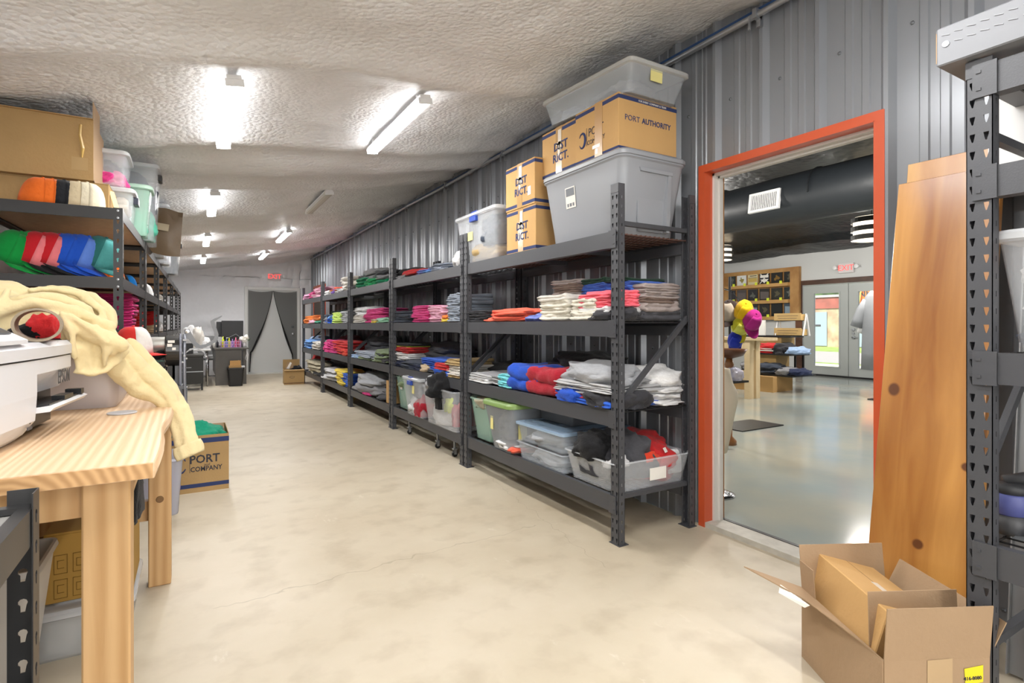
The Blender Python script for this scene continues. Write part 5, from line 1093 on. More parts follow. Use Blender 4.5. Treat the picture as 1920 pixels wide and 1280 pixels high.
tote('storage_tote', 'frosted clear tote with purple contents on floor beside navy-banded carton', (-.22, 4.20, 0), .34, .34, .36, frosted('frosted_lilac', '#c9cad6', .62), taper=.84, r=.04)
garment('c', 'purple', (-.22, 4.2, .05), (.26, .26, .24), label='purple cloth inside the frosted tote beside navy-banded carton', cat='clothing'); garment('c', 'slate', (-.22, 4.2, .2), (.26, .26, .14), label='slate cloth inside the frosted tote beside navy-banded carton', cat='clothing')
# ---------------------------------------------------------------- right foreground
make_rack(-1.247, 1.955, (.57, 1.125, 1.662, 1.96), 'dark grey steel rack at the right edge, close to the camera', x0=1.98, end_braces=(1,), group='foreground rack')
t = thing('wrapped_board', 'grey covered board with stitched edge lying on right foreground rack', 'board', (1.945, -1.3, 1.985))
part('board', MB().box(0, 0, 0, .72, 2.07, .115), mat('grey_vinyl', '#76787d', .5), t, bev=.004)
part('wood_core', MB().box(.004, 2.0695, .012, .71, 2.0715, .103), mat('core_wood', '#b98f5a', .7), t)
sb = MB()
for z in (.06, .088):
    for k in range(66): sb.bar((-.0015, .02+k*.031, z-.003), (-.0015, .02+k*.031+.020, z+.002), .0015, .0018)
part('stitching', sb, mat('thread', '#9a9ca1', .8), t)['kind'] = 'stuff'
part('screw', MB().lathe([(.001, -.004), (.009, -.003), (.010, 0)], 12, (0, 2.045, .06), 'x'), M_GALV, t)
# leaning pine boards
M_BOARD = wood('oiled_board', '#bf8a48', '#8a5420', (1.2, 10, 1.2), .3, coat=.35, wscale=1.6, knots=[(0, .17, .39, .014, (0, 1, 1)), (0, .29, .95, .016, (0, 1, .8)), (0, .04, .70, .012, (0, .9, 1)), (0, .05, 1.62, .010, (0, 1, 1))])
def board(y0, w_, L_, xb, label, m, xtop):
    # foot on the floor at x=xb, top edge against the ribs
    th = .028; xt = xtop; a = math.asin(max(-1, min(1, (xt-xb)/L_)))
    t = obj('wooden_board', MB().box(-th, 0, 0, 0, w_, L_).mesh('wooden_board', m, bev=.002), None, (xb, y0, 0.008), (0, a, 0)); tag(t, label, 'board', 'leaning boards'); return t
b1 = board(.80, .335, 1.80, 2.27, 'wide oiled pine board with dark knots, front of two leaning', M_BOARD, 2.56)
b2 = board(.81, .31, 1.88, 2.345, 'taller lighter pine board leaning behind the knotty board', wood('oiled_board_pale', '#cfa05e', '#a8733a', (1.2, 10, 1.2), .35, coat=.3), 2.605)
for i, (y, xb, c_) in enumerate(((.70, 2.44, '#9a9c9e'), (.64, 2.42, '#85878a'))):
    o = obj('metal_channel', MB().box(-.02, 0, 0, 0, .05, 1.9).box(-.04, 0, 0, -.02, .004, 1.9).box(-.04, .046, 0, -.02, .05, 1.9).mesh('metal_channel', mat('channel'+str(i), c_, .4, .5)), None, (xb, y, .008), (0, .11, 0)); tag(o, ('left', 'right')[i]+' pale metal channel leaning inside the foreground rack', 'channel', 'leaning channels')
o = obj('metal_sign_plate', MB().box(-.015, 0, 0, 0, .28, .5).mesh('metal_sign_plate', M_WHITE), None, (2.53, .56, 1.67), (0, .1, 0)); tag(o, 'white metal panel standing behind the foreground rack upper shelf', 'panel')
tote('storage_tote', 'clear tote of white cloth on the foreground rack middle shelf', (2.245, .425, 1.127), .42, .46, .33, frosted('frosted_clear4', '#dfe3e8', .18), taper=.84, lid=FWL, r=.03)
for i, (c_, z) in enumerate((('slate', .01), ('white', .09), ('white', .17), ('orange', .25))): garment('c', c_, (2.24, .43, 1.13+z), (.32, .36, .1 if i < 3 else .05), label=f'{c_} cloth, {ORD[i]} layer inside the foreground clear tote', cat='clothing')
t = thing('spool', 'black and blue round object standing on lower foreground shelf', 'spool', (2.14, .655, .574))
t.scale = (.8, .8, .85)
part('drum', MB().lathe([(.001, 0), (.045, 0), (.05, .02), (.05, .07)], 18), mat('spool_grey', '#3c3c3e', .5), t, smooth=True); part('blue_band', MB().lathe([(.05, .07), (.056, .075), (.056, .14), (.05, .145)], 18), mat('spool_blue', '#4a5088', .5), t, smooth=True); part('top', MB().lathe([(.05, .145), (.052, .17), (.03, .18), (.001, .18)], 18).tube([(0, .02, .18), (.05, -.04, .20), (.09, -.09, .19)], .022, 10), mat('spool_dark', '#2f3033', .6), t, smooth=True)
t = thing('wire_coil', 'silver wire rack piece lying on lower foreground shelf', 'coil', (2.14, .555, .577))
part('coil', MB().tube([(.05*math.cos(a/3), .05*math.sin(a/3), .004+a*.0006) for a in range(40)], .003, 6).box(-.06, -.08, 0, .10, .08, .002), M_GALV, t, smooth=False)
# big open carton with another carton dumped in it
def bigbox():
    A = Vector((1.915, 1.17, 0)); B = Vector((1.70, .80, 0)); C_ = Vector((1.98, .655, 0)); D2 = A+C_-B; h = .247
    t = thing('cardboard_box', 'large open tan carton on floor holding a smaller tilted carton', 'box', (B.x, B.y, 0)); o = B
    def wall(p, q, z0, z1, nm, out=(0, 0, 0), m=M_CARD2, cut=0):
        p = p-o; q = q-o; d = (q-p).normalized(); n = Vector((d.y, -d.x, 0))*.0035; ov = Vector(out)
        vs = [p+Vector((0, 0, z0)), q+Vector((0, 0, z0)), q+ov+Vector((0, 0, z1))-d*cut, p+ov+Vector((0, 0, z1))+d*cut]
        part(nm, MB().add(vs+[v+n for v in vs], [(0, 1, 2, 3), (7, 6, 5, 4), (0, 4, 5, 1), (1, 5, 6, 2), (2, 6, 7, 3), (3, 7, 4, 0)]), m, t)
    wall(A, B, 0, h, 'side_wall'); wall(B, C_, 0, h, 'side_wall'); wall(C_, D2, 0, h, 'side_wall'); wall(D2, A, 0, h, 'side_wall')
    part('bottom', MB().add([A-o, B-o, C_-o, D2-o], [(0, 1, 2, 3)]), M_CARD2, t)
    ab = (B-A).normalized(); out = Vector((ab.y, -ab.x, 0))
    if out.dot(A-(A+C_)/2) < 0: out = -out
    bc = (C_-B).normalized(); outb = Vector((bc.y, -bc.x, 0))
    if outb.dot(B-(A+C_)/2) < 0: outb = -outb
    # long flap over AB, bent outward at its far end
    p, q = A-o, B-o; U = Vector((0, 0, 1))
    vs = [q+U*h, p+U*h, p+out*.14+U*(h+.055)+Vector((-.02, .07, 0)), p.lerp(q, .35)+out*.07+U*(h+.03), p.lerp(q, .8)+out*.012+U*(h+.005)]
    part('flap', MB().add(vs+[v+U*.004 for v in vs], [(0, 1, 2, 3, 4), (9, 8, 7, 6, 5), (0, 5, 6, 1), (1, 6, 7, 2), (2, 7, 8, 3), (3, 8, 9, 4), (4, 9, 5, 0)]), M_CARD2, t)
    vs = [p.lerp(q, .15)+out*.11+U*(h+.045), p.lerp(q, .40)+out*.066+U*(h+.026), p.lerp(q, .37)+out*.075+U*(h+.012), p.lerp(q, .17)+out*.12+U*(h+.02)]
    part('torn_label', MB().add([v+out*.002 for v in vs]+[v+out*.004 for v in vs], [(0, 1, 2, 3), (7, 6, 5, 4)]), M_LABEL, t)
    wall(B, C_, h, h+.155, 'flap', outb*.012)
    fo = bc*.0
    wall(B+(A-B)*.25+bc*.03, C_+(A-B)*.25+bc*.0, h-.02, h+.135, 'flap', outb*-.02+bc*.01)
    wall(D2, A, h, h+.15, 'flap', -outb*.02, cut=.0); wall(A+ab*.004, A+ab*.09, h-.02, h+.105, 'flap', out*.01)
    wall(C_, D2, h, h+.10, 'flap', -out*.05)
    part('tape_patch', MB().add([x+outb*.005 for x in [((B+(C_-B)*.40)-o)+U*(h-.07), ((B+(C_-B)*.64)-o)+U*(h-.07), ((B+(C_-B)*.64)-o)+U*(h+.004), ((B+(C_-B)*.40)-o)+U*(h+.0)]], [(0, 1, 2, 3)]), mat('tan_tape', '#b59a76', .35), t)
    l = [((B+(C_-B)*k)-o)+U*z+outb*.0055 for k, z in ((.76, h-.075), (.93, h-.066), (.93, h-.018), (.75, h-.027))]
    lb = part('yellow_label', MB().add(l, [(0, 1, 2, 3)]), mat('yellow_sticker', '#e6d321', .6), t)
    a = math.atan2(bc.y, bc.x); text('416-8080', .014, M_INK, t, tuple(((B+(C_-B)*.83)-o)+U*(h-.055)+outb*.006), (R(90), R(-3), a), bold=True)
    # smaller carton tilted inside
    s = thing('cardboard_box', 'smaller plain carton tipped at an angle inside the large open carton', 'box', (1.962, .962, .232)); s.rotation_euler = (R(3), R(15), math.atan2(ab.y, ab.x)+PI/2)
    part('body', MB().box(-.105, -.19, -.09, .105, .19, .10), M_CARD3, s, bev=.003); part('flap_seam', MB().box(-.0008, -.188, .1, .0008, .205, .1008), M_CARDIN, s); part('tape_scuff', MB().box(-.01, -.05, .1003, .012, .03, .1012), M_TAPEW, s)
bigbox()
# ---------------------------------------------------------------- far end of the room
M_DESK = mat('desk_laminate', '#55514c', .4, var=.08, vscale=8)
t = thing('office_desk', 'dark grey laminate desk near the back door carrying monitors', 'desk', (.40, 12.28, 0))
part('desktop', MB().box(-.02, -.02, .715, .60, 1.7, .745), M_DESK, t, bev=.003); part('side_panel', MB().box(0, .02, .0, .47, .05, .715), M_DESK, t); part('side_panel', MB().box(.50, .06, 0, .56, 1.6, .715), M_DESK, t); part('modesty_panel', MB().box(0, .06, .2, .02, 1.6, .715), M_DESK, t)
part('plinth', MB().box(0, .018, 0, .47, .02, .09), M_DESK, t)
for i, (u, v0, v1, w_) in enumerate(((421, 603, 631, .30), (436, 601, 632, .40))):
    y = 12.9-.25*i; a = ony(u, v1, y); b = ony(u, v0, y); h_ = b.z-a.z
    t = thing('monitor', ('smaller black monitor behind', 'larger black monitor in front')[i]+' on the dark grey desk', 'monitor', (a.x, y, .746))
    part('screen', MB().box(-w_/2, -.02, a.z-.746, w_/2, .02, b.z-.746), M_BLACK, t, bev=.004); part('stand', MB().box(-.03, 0, 0, .03, .03, a.z-.7).box(-.10, -.06, 0, .10, .08, .012), M_BLACK, t)
p = ony(440, 640, 12.62)
t = thing('document_tray', 'black peaked document holder in front of the larger monitor', 'holder', (p.x, 12.6, .746)); part('holder', MB().prism([(-.16, 0), (.14, 0), (.14, .17), (.02, .27), (-.16, .17)], 'y', -.01, .01).prism([(-.15, 0), (.13, 0), (.13, .03), (-.15, .03)], 'y', -.1, .0), mat('holder_black', '#101011', .5), t)
part('holder_edge', MB().bar((-.16, -.012, .172), (.02, -.012, .272), .004, .004).bar((.02, -.012, .272), (.14, -.012, .172), .004, .004), M_GALV, t)
rr2 = random.Random(3)
t = thing('pink_organiser', 'lilac openwork plastic basket of supplies on the desk front', 'basket', (.68, 12.40, .746))
mb = MB()
for k in range(9): mb.box(-.18+.045*k, -.08, 0, -.172+.045*k, -.076, .13)
for z in (0, .06, .122): mb.box(-.18, -.08, z, .188, -.074, z+.012)
mb.box(-.18, .08, 0, .188, .084, .13).box(-.18, -.08, 0, -.176, .08, .13).box(.184, -.08, 0, .188, .08, .13).box(-.18, -.08, 0, .188, .08, .004).bar((.0, -.085, .0), (.08, -.085, .18), .03, .004)
part('basket', mb, mat('lilac_plastic', '#c9a8cc', .4), t)
for i, (x, c_, z, cn) in enumerate(((-.30, '#e6e6e0', .17, 'white'), (-.24, '#26262e', .15, 'black'), (-.14, '#d0e020', .22, 'lime yellow'), (-.08, '#4070c0', .16, 'blue'), (-.03, '#c8d030', .19, 'yellow green'), (.03, '#8a70b8', .17, 'purple'), (.09, '#d85a7a', .2, 'pink'), (.14, '#a03048', .16, 'dark red'))):
    o = tag(obj('supply_bottle', MB().lathe([(.001, 0), (.022, 0), (.022, z*.7), (.009, z*.82), (.009, z), (.001, z)], 12).mesh('supply_bottle', mat('bottle_'+str(i), c_, .4), True), loc=(.68+x, 12.42, .75)), f'{cn} small bottle among supplies on the dark grey desk', 'bottle', 'desk supplies')
t = thing('flower_vase', 'small white vase of white roses at the right desk end', 'vase', (.93, 12.45, .746)); part('vase', MB().lathe([(.001, 0), (.035, 0), (.04, .05), (.03, .09), (.034, .10)], 14), M_WHITE, t, smooth=True)
for i, (x, z) in enumerate(((-.05, .17), (.03, .20), (.0, .14))):
    o = obj('flower', CRUM[i], t, (x, -.01, z-.03)); o.scale = (.085, .085, .08); o.material_slots[0].link = 'OBJECT'; o.material_slots[0].material = mat('petal', '#e8e6dc', .7)
    part('stem', MB().tube([(0, 0, .05), (x*.6, 0, .12), (x, 0, z)], .004, 5), mat('leaf_green', '#5a7048', .7), t)
for i in range(6): part('leaf', MB().add([(0, 0, 0), (.015, 0, .03), (0, 0, .07), (-.015, .005, .03)], [(0, 1, 2, 3)]), mat('leaf_green', '#5a7048', .7), t, loc=(.06*math.cos(i*1.1), .02*math.sin(i*2), .13), rot=(.4*i, .9*math.cos(i), i))
tag(obj('white_cable', MB().tube([(.955, 12.3, .73), (.96, 12.27, .62), (.93, 12.26, .52), (.97, 12.27, .46), (.99, 12.28, .6), (.97, 12.3, .7)], .005, 6).mesh('white_cable', M_WHITE, True)), 'white cable looping down at the right end of the desk', 'cable')
t = thing('waste_bin', 'black waste bin with cardboard scraps beside the grey desk', 'bin', (.745, 12.08, 0))
part('body', MB().loft([rrect(.24, .2, .03, 0), rrect(.29, .25, .03, .33), rrect(.31, .27, .03, .335), rrect(.31, .27, .03, .365), rrect(.285, .245, .03, .365), rrect(.23, .19, .03, .01)]), M_BLACK, t)
part('cardboard_scrap', MB().box(-.10, -.02, .25, .09, -.01, .50).box(-.12, -.07, .33, .10, -.03, .41).bar((-.1, .02, .36), (.08, .05, .47), .02, .08), M_CARD3, t); part('paper_scrap', MB().box(.10, -.1, .34, .16, .06, .39), M_WHITE, t)
t = thing('folding_table', 'white folding table with chrome legs left of the desk', 'table', (.10, 12.72, 0))
part('tabletop', MB().box(-.26, -.6, .70, .22, .62, .735), M_WHITE, t, bev=.005)
for x in (-.22, .16):
    for y in (-.5, .56): part('leg', MB().tube([(x, y, 0), (x, y, .70)], .014, 8), M_BLACK if x < 0 else M_CHROME, t, smooth=True)
t = thing('storage_bench', 'black bench chest under the white folding table', 'bench', (-.06, 11.75, 0)); part('body', MB().box(-.28, -.2, .12, .24, .25, .62), mat('bench_black', '#2c2b29', .5), t, bev=.006); part('lid', MB().box(-.29, -.21, .62, .25, .26, .665), mat('bench_lid', '#3a3936', .4), t, bev=.006); part('trim_strip', MB().box(-.28, -.206, .34, .24, -.2, .355).box(-.2, -.206, .42, .05, -.2, .43), M_GALV, t)
for (x, y) in ((-.26, -.18), (.22, -.18), (-.26, .23), (.22, .23)): part('foot', MB().box(x-.015, y-.015, 0, x+.015, y+.015, .12), M_BLACK, t)
for i, (x, y, z, s) in enumerate(((-.02, 12.4, .737, (.3, .2, .42)), (.10, 12.34, .737, (.22, .2, .40)), (.22, 12.36, .737, (.18, .2, .22)))):
    garment('c', 'white' if i != 1 else 'off-white', (x, y, z), s, label=('left', 'middle', 'right')[i]+' white plastic bundle standing on the white folding table', name='plastic_bundle', cat='bundle')
tag(obj('black_box', MB().box(-.16, 11.9, .667, .02, 12.1, .86).mesh('black_box', M_BLACK, bev=.004)), 'black electronic box on the bench chest lid', 'box')
t = thing('office_chair', 'grey office chair with five star caster base behind the folding table', 'chair', (.30, 13.72, 0))
part('seat', MB().loft([rrect(.4, .4, .08, .44), rrect(.46, .44, .1, .47), rrect(.44, .42, .1, .51)]), mat('chair_grey', '#8c8c8c', .7), t, smooth=True); part('backrest', MB().loft([[(p[0], .2+p[2]*.0+.04*(k), .55+p[1]+.2) for p in rrect(.40, .42, .1, 0)] for k in (0, 1)]), mat('chair_grey', '#8c8c8c', .7), t); part('gas_lift', MB().tube([(0, 0, .08), (0, 0, .44)], .025, 10), M_CHROME, t)
for k in range(5):
    a = k*2*PI/5+.4; l = part('base_arm', MB().bar((0, 0, .09), (.27*math.cos(a), .27*math.sin(a), .065), .03, .02), M_CHROME, t); part('caster', MB().lathe([(.001, -.02), (.025, -.018), (.028, 0), (.025, .018), (.001, .02)], 12, (.27*math.cos(a), .27*math.sin(a), .028), 'x'), M_BLACK, l)
def farbox():
    t = thing('cardboard_box', 'open brown carton with raised flaps beside the farthest rack', 'box', (1.80, 11.92, 0), -.06)
    w_, d_, h_ = .19, .17, .30
    part('front_wall', MB().box(-w_, -d_-.004, 0, w_, -d_, h_), M_CARD, t); part('back_wall', MB().box(-w_, d_, 0, w_, d_+.004, h_), M_CARD, t); part('side_wall', MB().box(-w_, -d_, 0, -w_+.004, d_, h_), M_CARD, t); part('side_wall', MB().box(w_-.004, -d_, 0, w_, d_, h_), M_CARD, t); part('bottom', MB().box(-w_, -d_, 0, w_, d_, .004), M_CARD, t)
    part('flap', MB().box(-w_, d_, h_, w_*.7, d_+.004, h_+.19), M_CARD, t); part('flap', MB().bar((0, -d_, h_), (0, -d_-.05, h_-.015), 2*w_, .004), M_CARD, t); part('flap', MB().prism([(-.17, h_), (.0, h_), (-.02, h_+.13), (-.12, h_+.15)], 'y', -.06, -.056), M_CARD2, t)
    part('printed_band', MB().box(-w_-.001, -d_-.005, h_-.012, w_+.001, -d_-.004, h_), M_INK, t); part('printed_band', MB().box(-w_-.001, -d_-.005, .02, w_+.001, -d_-.004, .035), mat('brown_band', '#5c3a22', .7), t)
    part('ink_mark', MB().tube([(-.04+.05*math.cos(R(a)), -d_-.0045, .15+.018*math.sin(R(a))) for a in range(0, 340, 30)], .003, 4), M_INK, t)
    part('paper_label', MB().prism([(-.14, h_+.02), (-.09, h_+.01), (-.04, h_+.13), (-.07, h_+.15)], 'y', -.066, -.061), M_LABEL, t)
    garment('c', 'black', (1.85, 11.93, .16), (.26, .26, .2), label='black cloth inside the open carton by farthest rack', cat='clothing')
farbox()
# ---------------------------------------------------------------- shop beyond the doorway
MWALL = mat('shop_white_wall', '#c2c3c2', .7); XW = 12.6
sh = struct('wall_far', MB().box(XW, -2, 0, XW+.15, 5.60, 4).box(XW, 7.70, 0, XW+.15, 11, 4).box(XW, 5.60, 2.14, XW+.15, 7.70, 4), MWALL)
struct('wall_side', MB().box(2.79, 11, 0, 12.7, 11.1, 4), MWALL); struct('wall_side', MB().box(2.79, -2.1, 0, 12.7, -2, 4), MWALL)
struct('wall_near', MB().box(2.781, -2, 0, 2.795, DY0-.09, 4).box(2.781, DY1+.09, 0, 2.795, 11, 4).box(2.781, DY0-.09, DZ+.07, 2.795, DY1+.09, 4), MWALL)
M_BTR = wood('dark_wood_trim', '#6b4630', '#3c2417', (6, 2, 6), .5)
struct('trim_7', MB().box(XW-.02, -2, 2.93, XW, 11, 3.03), M_BTR); struct('trim_8', MB().box(XW-.03, 7.70, 0, XW, 7.86, 2.26).box(XW-.03, 5.44, 0, XW, 5.60, 2.26).box(XW-.03, 5.6, 2.15, XW, 7.70, 2.26), M_BTR)
def shopceil():
    vs = []; fs = []; nx, ny = 60, 110
    for j in range(ny+1):
        y = -2+13.0*j/ny
        for i in range(nx+1):
            x = 2.79+9.9*i/nx; z = 3.50-abs(x-6.9)*.105
            z -= .10*math.exp(-(((x-4.2) % 1.6-.8)/.09)**2); z += .05*nz((x, y, 0), .9, 8)+.03*nz((x, y, 0), 3, 9); vs.append((x, y, z))
    for j in range(ny):
        for i in range(nx): a = j*(nx+1)+i; fs.append((a, a+1, a+nx+2, a+nx+1))
    o = struct('ceiling', MB().add(vs, fs), M_FOAMK, smooth=True); mod(o, 'SOLIDIFY', thickness=.05, offset=1)
shopceil()
t = thing('air_duct', 'big round black air duct under the black shop ceiling', 'duct', (6.8, 0, 2.86))
vs = []
rings = [[(.31*math.cos(2*PI*k/28)*(1+.03*nz((k*.3, y, 0), 1, 2)), y, .31*math.sin(2*PI*k/28)+.02*nz((y, k*.2, 1), 1.5, 3)) for k in range(28)] for y in [q*.35-1.5 for q in range(35)]]
part('duct_tube', MB().loft(rings), mat('duct_black', '#1c2024', .5, bump=.3, bscale=6), t, smooth=True)
for y in (3.9, 5.3, 6.9): part('hanger_strap', MB().tube([(.32*math.cos(a), y, .32*math.sin(a)) for a in [R(q) for q in range(-10, 200, 15)]], .012, 6), mat('strap_black', '#15171a', .5), t)
t = thing('air_vent', 'white louvred air register on the side of the black duct', 'vent', (6.47, 4.48, 2.83), 0); t.rotation_euler = (0, R(8), 0)
part('vent_frame', MB().box(-.01, -.22, -.13, .03, .22, -.10).box(-.01, -.22, .10, .03, .22, .13).box(-.01, -.22, -.10, .03, -.19, .10).box(-.01, .19, -.10, .03, .22, .10), M_WHITE, t); part('vent_back', MB().box(.02, -.19, -.10, .025, .19, .10), M_HOLE, t)
for k in range(15): part('louvre', MB().box(0, -.18+k*.0255, -.10, .014, -.172+k*.0255, .10), M_WHITE, t)
for u, v0, v1, X, lb in ((1634, 405, 450, 8.6, 'banded white drum pendant lamp at right of the doorway view'), (1352, 460, 488, 10.5, 'banded drum pendant lamp at left of the doorway view')):
    a = onx(u, v0, X); b = onx(u, v1, X); r_ = .26; t = thing('pendant_lamp', lb, 'lamp', (X, a.y, b.z)); H_ = a.z-b.z
    for k in range(3): part('shade_band', MB().loft([[(r_*math.cos(2*PI*q/28), r_*math.sin(2*PI*q/28), z) for q in range(28)] for z in (k*H_*.36, k*H_*.36+H_*.2)], cap=False, capb=False), mat('lamp_band', '#2b2a26', .6), t)
    part('inner_shade', MB().loft([[((r_-.03)*math.cos(2*PI*q/24), (r_-.03)*math.sin(2*PI*q/24), z) for q in range(24)] for z in (0, H_*.95)], cap=False, capb=False), mat('lamp_glow', '#fff1d8', .6, emit=1.5), t)
    part('cord', MB().tube([(0, 0, H_*.9), (0, 0, 3.35-b.z)], .006, 6), M_BLACK, t); part('spider', MB().bar((-r_, 0, H_*.9), (r_, 0, H_*.9), .01, .01), M_BLACK, t)
# double doors
def dd():
    m = mat('door_pale_grey', '#a4a8a6', .4); g = bpy.data.materials.new('pane_glass'); g.use_nodes = True; b = g.node_tree.nodes['Principled BSDF']; b.inputs['Alpha'].default_value = .08; b.inputs['Roughness'].default_value = .02
    for i, (y0, y1) in enumerate(((6.66, 7.69), (5.61, 6.645))):
        a, c_ = (y0+.20, y1-.26) if i == 0 else (y0+.26, y1-.20)
        d = struct('door_%d' % (3+i), MB().box(XW+.02, y0, .03, XW+.07, a, 2.13).box(XW+.02, c_, .03, XW+.07, y1, 2.13).box(XW+.02, a, .03, XW+.07, c_, .25).box(XW+.02, a, 1.94, XW+.07, c_, 2.13), m)
        part('glass_pane', MB().box(XW+.04, a, .25, XW+.05, c_, 1.94), g, d)
        part('pane_trim', MB().box(XW+.01, a-.03, .22, XW+.02, a, 1.97).box(XW+.01, c_, .22, XW+.02, c_+.03, 1.97).box(XW+.01, a, .22, XW+.02, c_, .25).box(XW+.01, a, 1.94, XW+.02, c_, 1.97), m, d)
        if i == 1:
            part('deadbolt', MB().lathe([(.001, XW-.01), (.035, XW-.008), (.04, XW+.02)], 14, (0, y1-.10, 1.10), 'x'), M_GALV, d); part('lever_handle', MB().lathe([(.001, XW-.01), (.035, XW-.008), (.04, XW+.02)], 14, (0, y1-.10, .93), 'x').box(XW-.04, y1-.22, .92, XW-.02, y1-.09, .94).box(XW-.04, y1-.11, .92, XW, y1-.09, .94).box(XW, y1-.13, 1.0, XW+.02, y1-.07, 1.04), M_GALV, d)
    part('door_sweep', MB().box(XW, 5.6, .02, XW+.02, 7.7, .06), M_BLACK, sh)
dd()
e = onx(1584, 502, 12.5); exit_sign((12.54, e.y, e.z), R(-90), .32, .22, 'red EXIT sign with twin lamps above the shop double doors', (-1, 1))
# picture wall
def pics():
    X = 12.5; M_B = wood('shelf_oak', '#b99058', '#94693a', (3, 3, 3), .5)
    yr = onx(1498, 540, X).y; yl = 9.95; r = thing('display_shelf', 'oak wall display shelf filled with square prints in the shop', 'shelf', (X, 0, 0))
    zt = onx(1498, 499, X).z; zb = onx(1498, 597, X).z; e = onx(1481, 540, X).y
    part('back_board', MB().box(.06, yr, zb, .09, yl, zt), M_B, r); part('top_rail', MB().box(0, yr, zt-.10, .06, yl, zt), M_B, r); part('side_board', MB().box(0, yr, zb, .06, e, zt-.10), M_B, r)
    rows = ((506, 528), (537, 560), (567, 592)); us = (1366, 1379.5, 1400, 1421.5, 1443.5, 1467.5, 1491)
    kinds = [[('black print with pale leaf pattern', '#2a3030', 1), ('white print with gold state shape', '#d9dad8', 2), ('pale gold and white skyline print', '#d0c49c', 3), ('black print with white crossed bats', '#1b1a20', 4), ('black print with amber shape', '#23221f', 1), ('black print with faint gold line', '#20211f', 1)],
             [('mauve dark print', '#2c2a30', 0), ('grey red landscape print', '#4a4444', 5), ('dark print with grey linework', '#26262a', 1), ('dark print with brown edge', '#2a2724', 5), ('dark olive patterned print', '#2b2a24', 1), ('dark teal patterned print', '#242a2a', 1)],
             [('dark grey print', '#2b2c2e', 0), ('black blue print', '#24252b', 0), ('dark print with pale corner', '#2a2b2d', 5), ('black brown striped print', '#231f1e', 1), ('plain black print', '#151618', 0), ('grey blue print with pale block', '#3a4450', 5)]]
    for ri, (v0, v1) in enumerate(rows):
        z1 = onx(1490, v0, X).z; z0 = onx(1490, v1, X).z; part('ledge', MB().box(-.08, e, z0-.09, .06, yl, z0-.005), M_B, r)
        for k in range(6):
            ya = onx(us[k+1]-1.0, 0, X).y; yb = onx(us[k]+.5, 0, X).y; nm, c_, st = kinds[ri][k]
            if yb > yl: yb = yl-.02
            t = thing('framed_print', f"{nm}, {('upper', 'middle', 'lower')[ri]} row of the shop display shelf", 'print', (X+.02, (ya+yb)/2, z0), group='square prints on the display shelf'); w_ = yb-ya-.03; h_ = z1-z0
            part('panel', MB().box(0, -w_/2, 0, .015, w_/2, h_), mat('print_'+c_[1:], c_, .35), t)
            x_ = -.001
            if st == 1: part('printed_shape', MB().add([(x_, w_*math.cos(a)*(.2+.15*math.sin(a*3+k+ri)), h_*.5+h_*.3*math.sin(a)*(.8+.3*math.cos(a*4+k))) for a in [q*.42 for q in range(15)]], [tuple(range(15))]), mat('shape_%d%d' % (ri, k), ('#5f625c', '#7a5c24', '#55503c')[(k+ri) % 3], .5), t)
            if st == 2: part('printed_shape', MB().add([(x_, -a*w_, b*h_) for a, b in ((-.1, .75), (.02, .75), (.02, .62), (.28, .6), (.26, .45), (.05, .2), (-.08, .38), (-.28, .5), (-.1, .55))], [tuple(range(9))]), mat('gold_shape', '#8f8548', .5), t)
            if st == 3:
                part('printed_shape', MB().add([(x_, -a*w_, b*h_) for a, b in ((-.45, .25), (.45, .25), (.45, .6), (-.45, .6))], [(0, 1, 2, 3)]), mat('gold_pale', '#c2a75c', .5), t); part('printed_line', MB().box(x_-.001, -w_*.45, h_*.62, x_, w_*.45, h_*.66).box(x_-.001, -w_*.4, h_*.78, x_, w_*.3, h_*.84), M_INK, t)
            if st == 4:
                part('printed_shape', MB().add([(x_, -a*w_, b*h_) for a, b in ((-.42, .8), (.42, .8), (.42, .4), (0, .08), (-.42, .4))], [(0, 1, 2, 3, 4)]).bar((x_, -w_*.45, .05*h_), (x_, w_*.42, .95*h_), .01, .02).bar((x_, w_*.45, .05*h_), (x_, -w_*.42, .95*h_), .01, .02), M_LABEL, t); part('printed_line', MB().box(x_-.002, -w_*.46, h_*.42, x_-.001, w_*.46, h_*.56), M_INK, t)
            if st == 5: part('printed_shape', MB().add([(x_, -a*w_, b*h_) for a, b in ((-.4, .1), (.45, .1), (.45, .7), (-.4, .75))], [(0, 1, 2, 3)]), mat('shape5_%d%d' % (ri, k), ('#6a6f74', '#5e5654', '#7f8f9c')[ri], .5), t)
            if k < 5: tag(obj('price_tag', MB().box(X-.085, ya-.05, z0-.025, X-.081, ya+.02, z0+.045).mesh('price_tag', mat('tag_yellow', '#d6df3a', .5)), None), f"yellow tag between {POS[k]} and {POS[k+1]} prints, {('upper', 'middle', 'lower')[ri]} display row", 'tag', 'yellow tags on the display shelf')
pics()
# display tiers and workbench in the shop
t = thing('display_stand', 'tiered shop stand with black shelves around a plywood core', 'stand', (0, 0, 0)); M_PLY = mat('plywood', '#bb9a62', .6, var=.08, vscale=4)
X = 9.2
def yy(u, X=X): return onx(u, 600, X).y
zs = (onx(1450, 629, X).z, onx(1450, 662, X).z, onx(1450, 699, X).z)
part('shelf', MB().box(X, yy(1507, X+.4), zs[0]-.03, X+.4, yy(1392), zs[0]), M_BLACK, t); part('shelf', MB().box(X-.15, yy(1518, X+.4), zs[1]-.025, X+.4, yy(1385), zs[1]), M_BLACK, t); part('shelf', MB().box(X-.3, yy(1530, X+.4), zs[2]-.025, X+.4, yy(1382), zs[2]), M_BLACK, t)
part('core', MB().box(X+.05, yy(1462), zs[1], X+.45, yy(1400), zs[0]-.03).box(X+.0, yy(1455), zs[2], X+.4, yy(1400), zs[1]-.025), M_PLY, t)
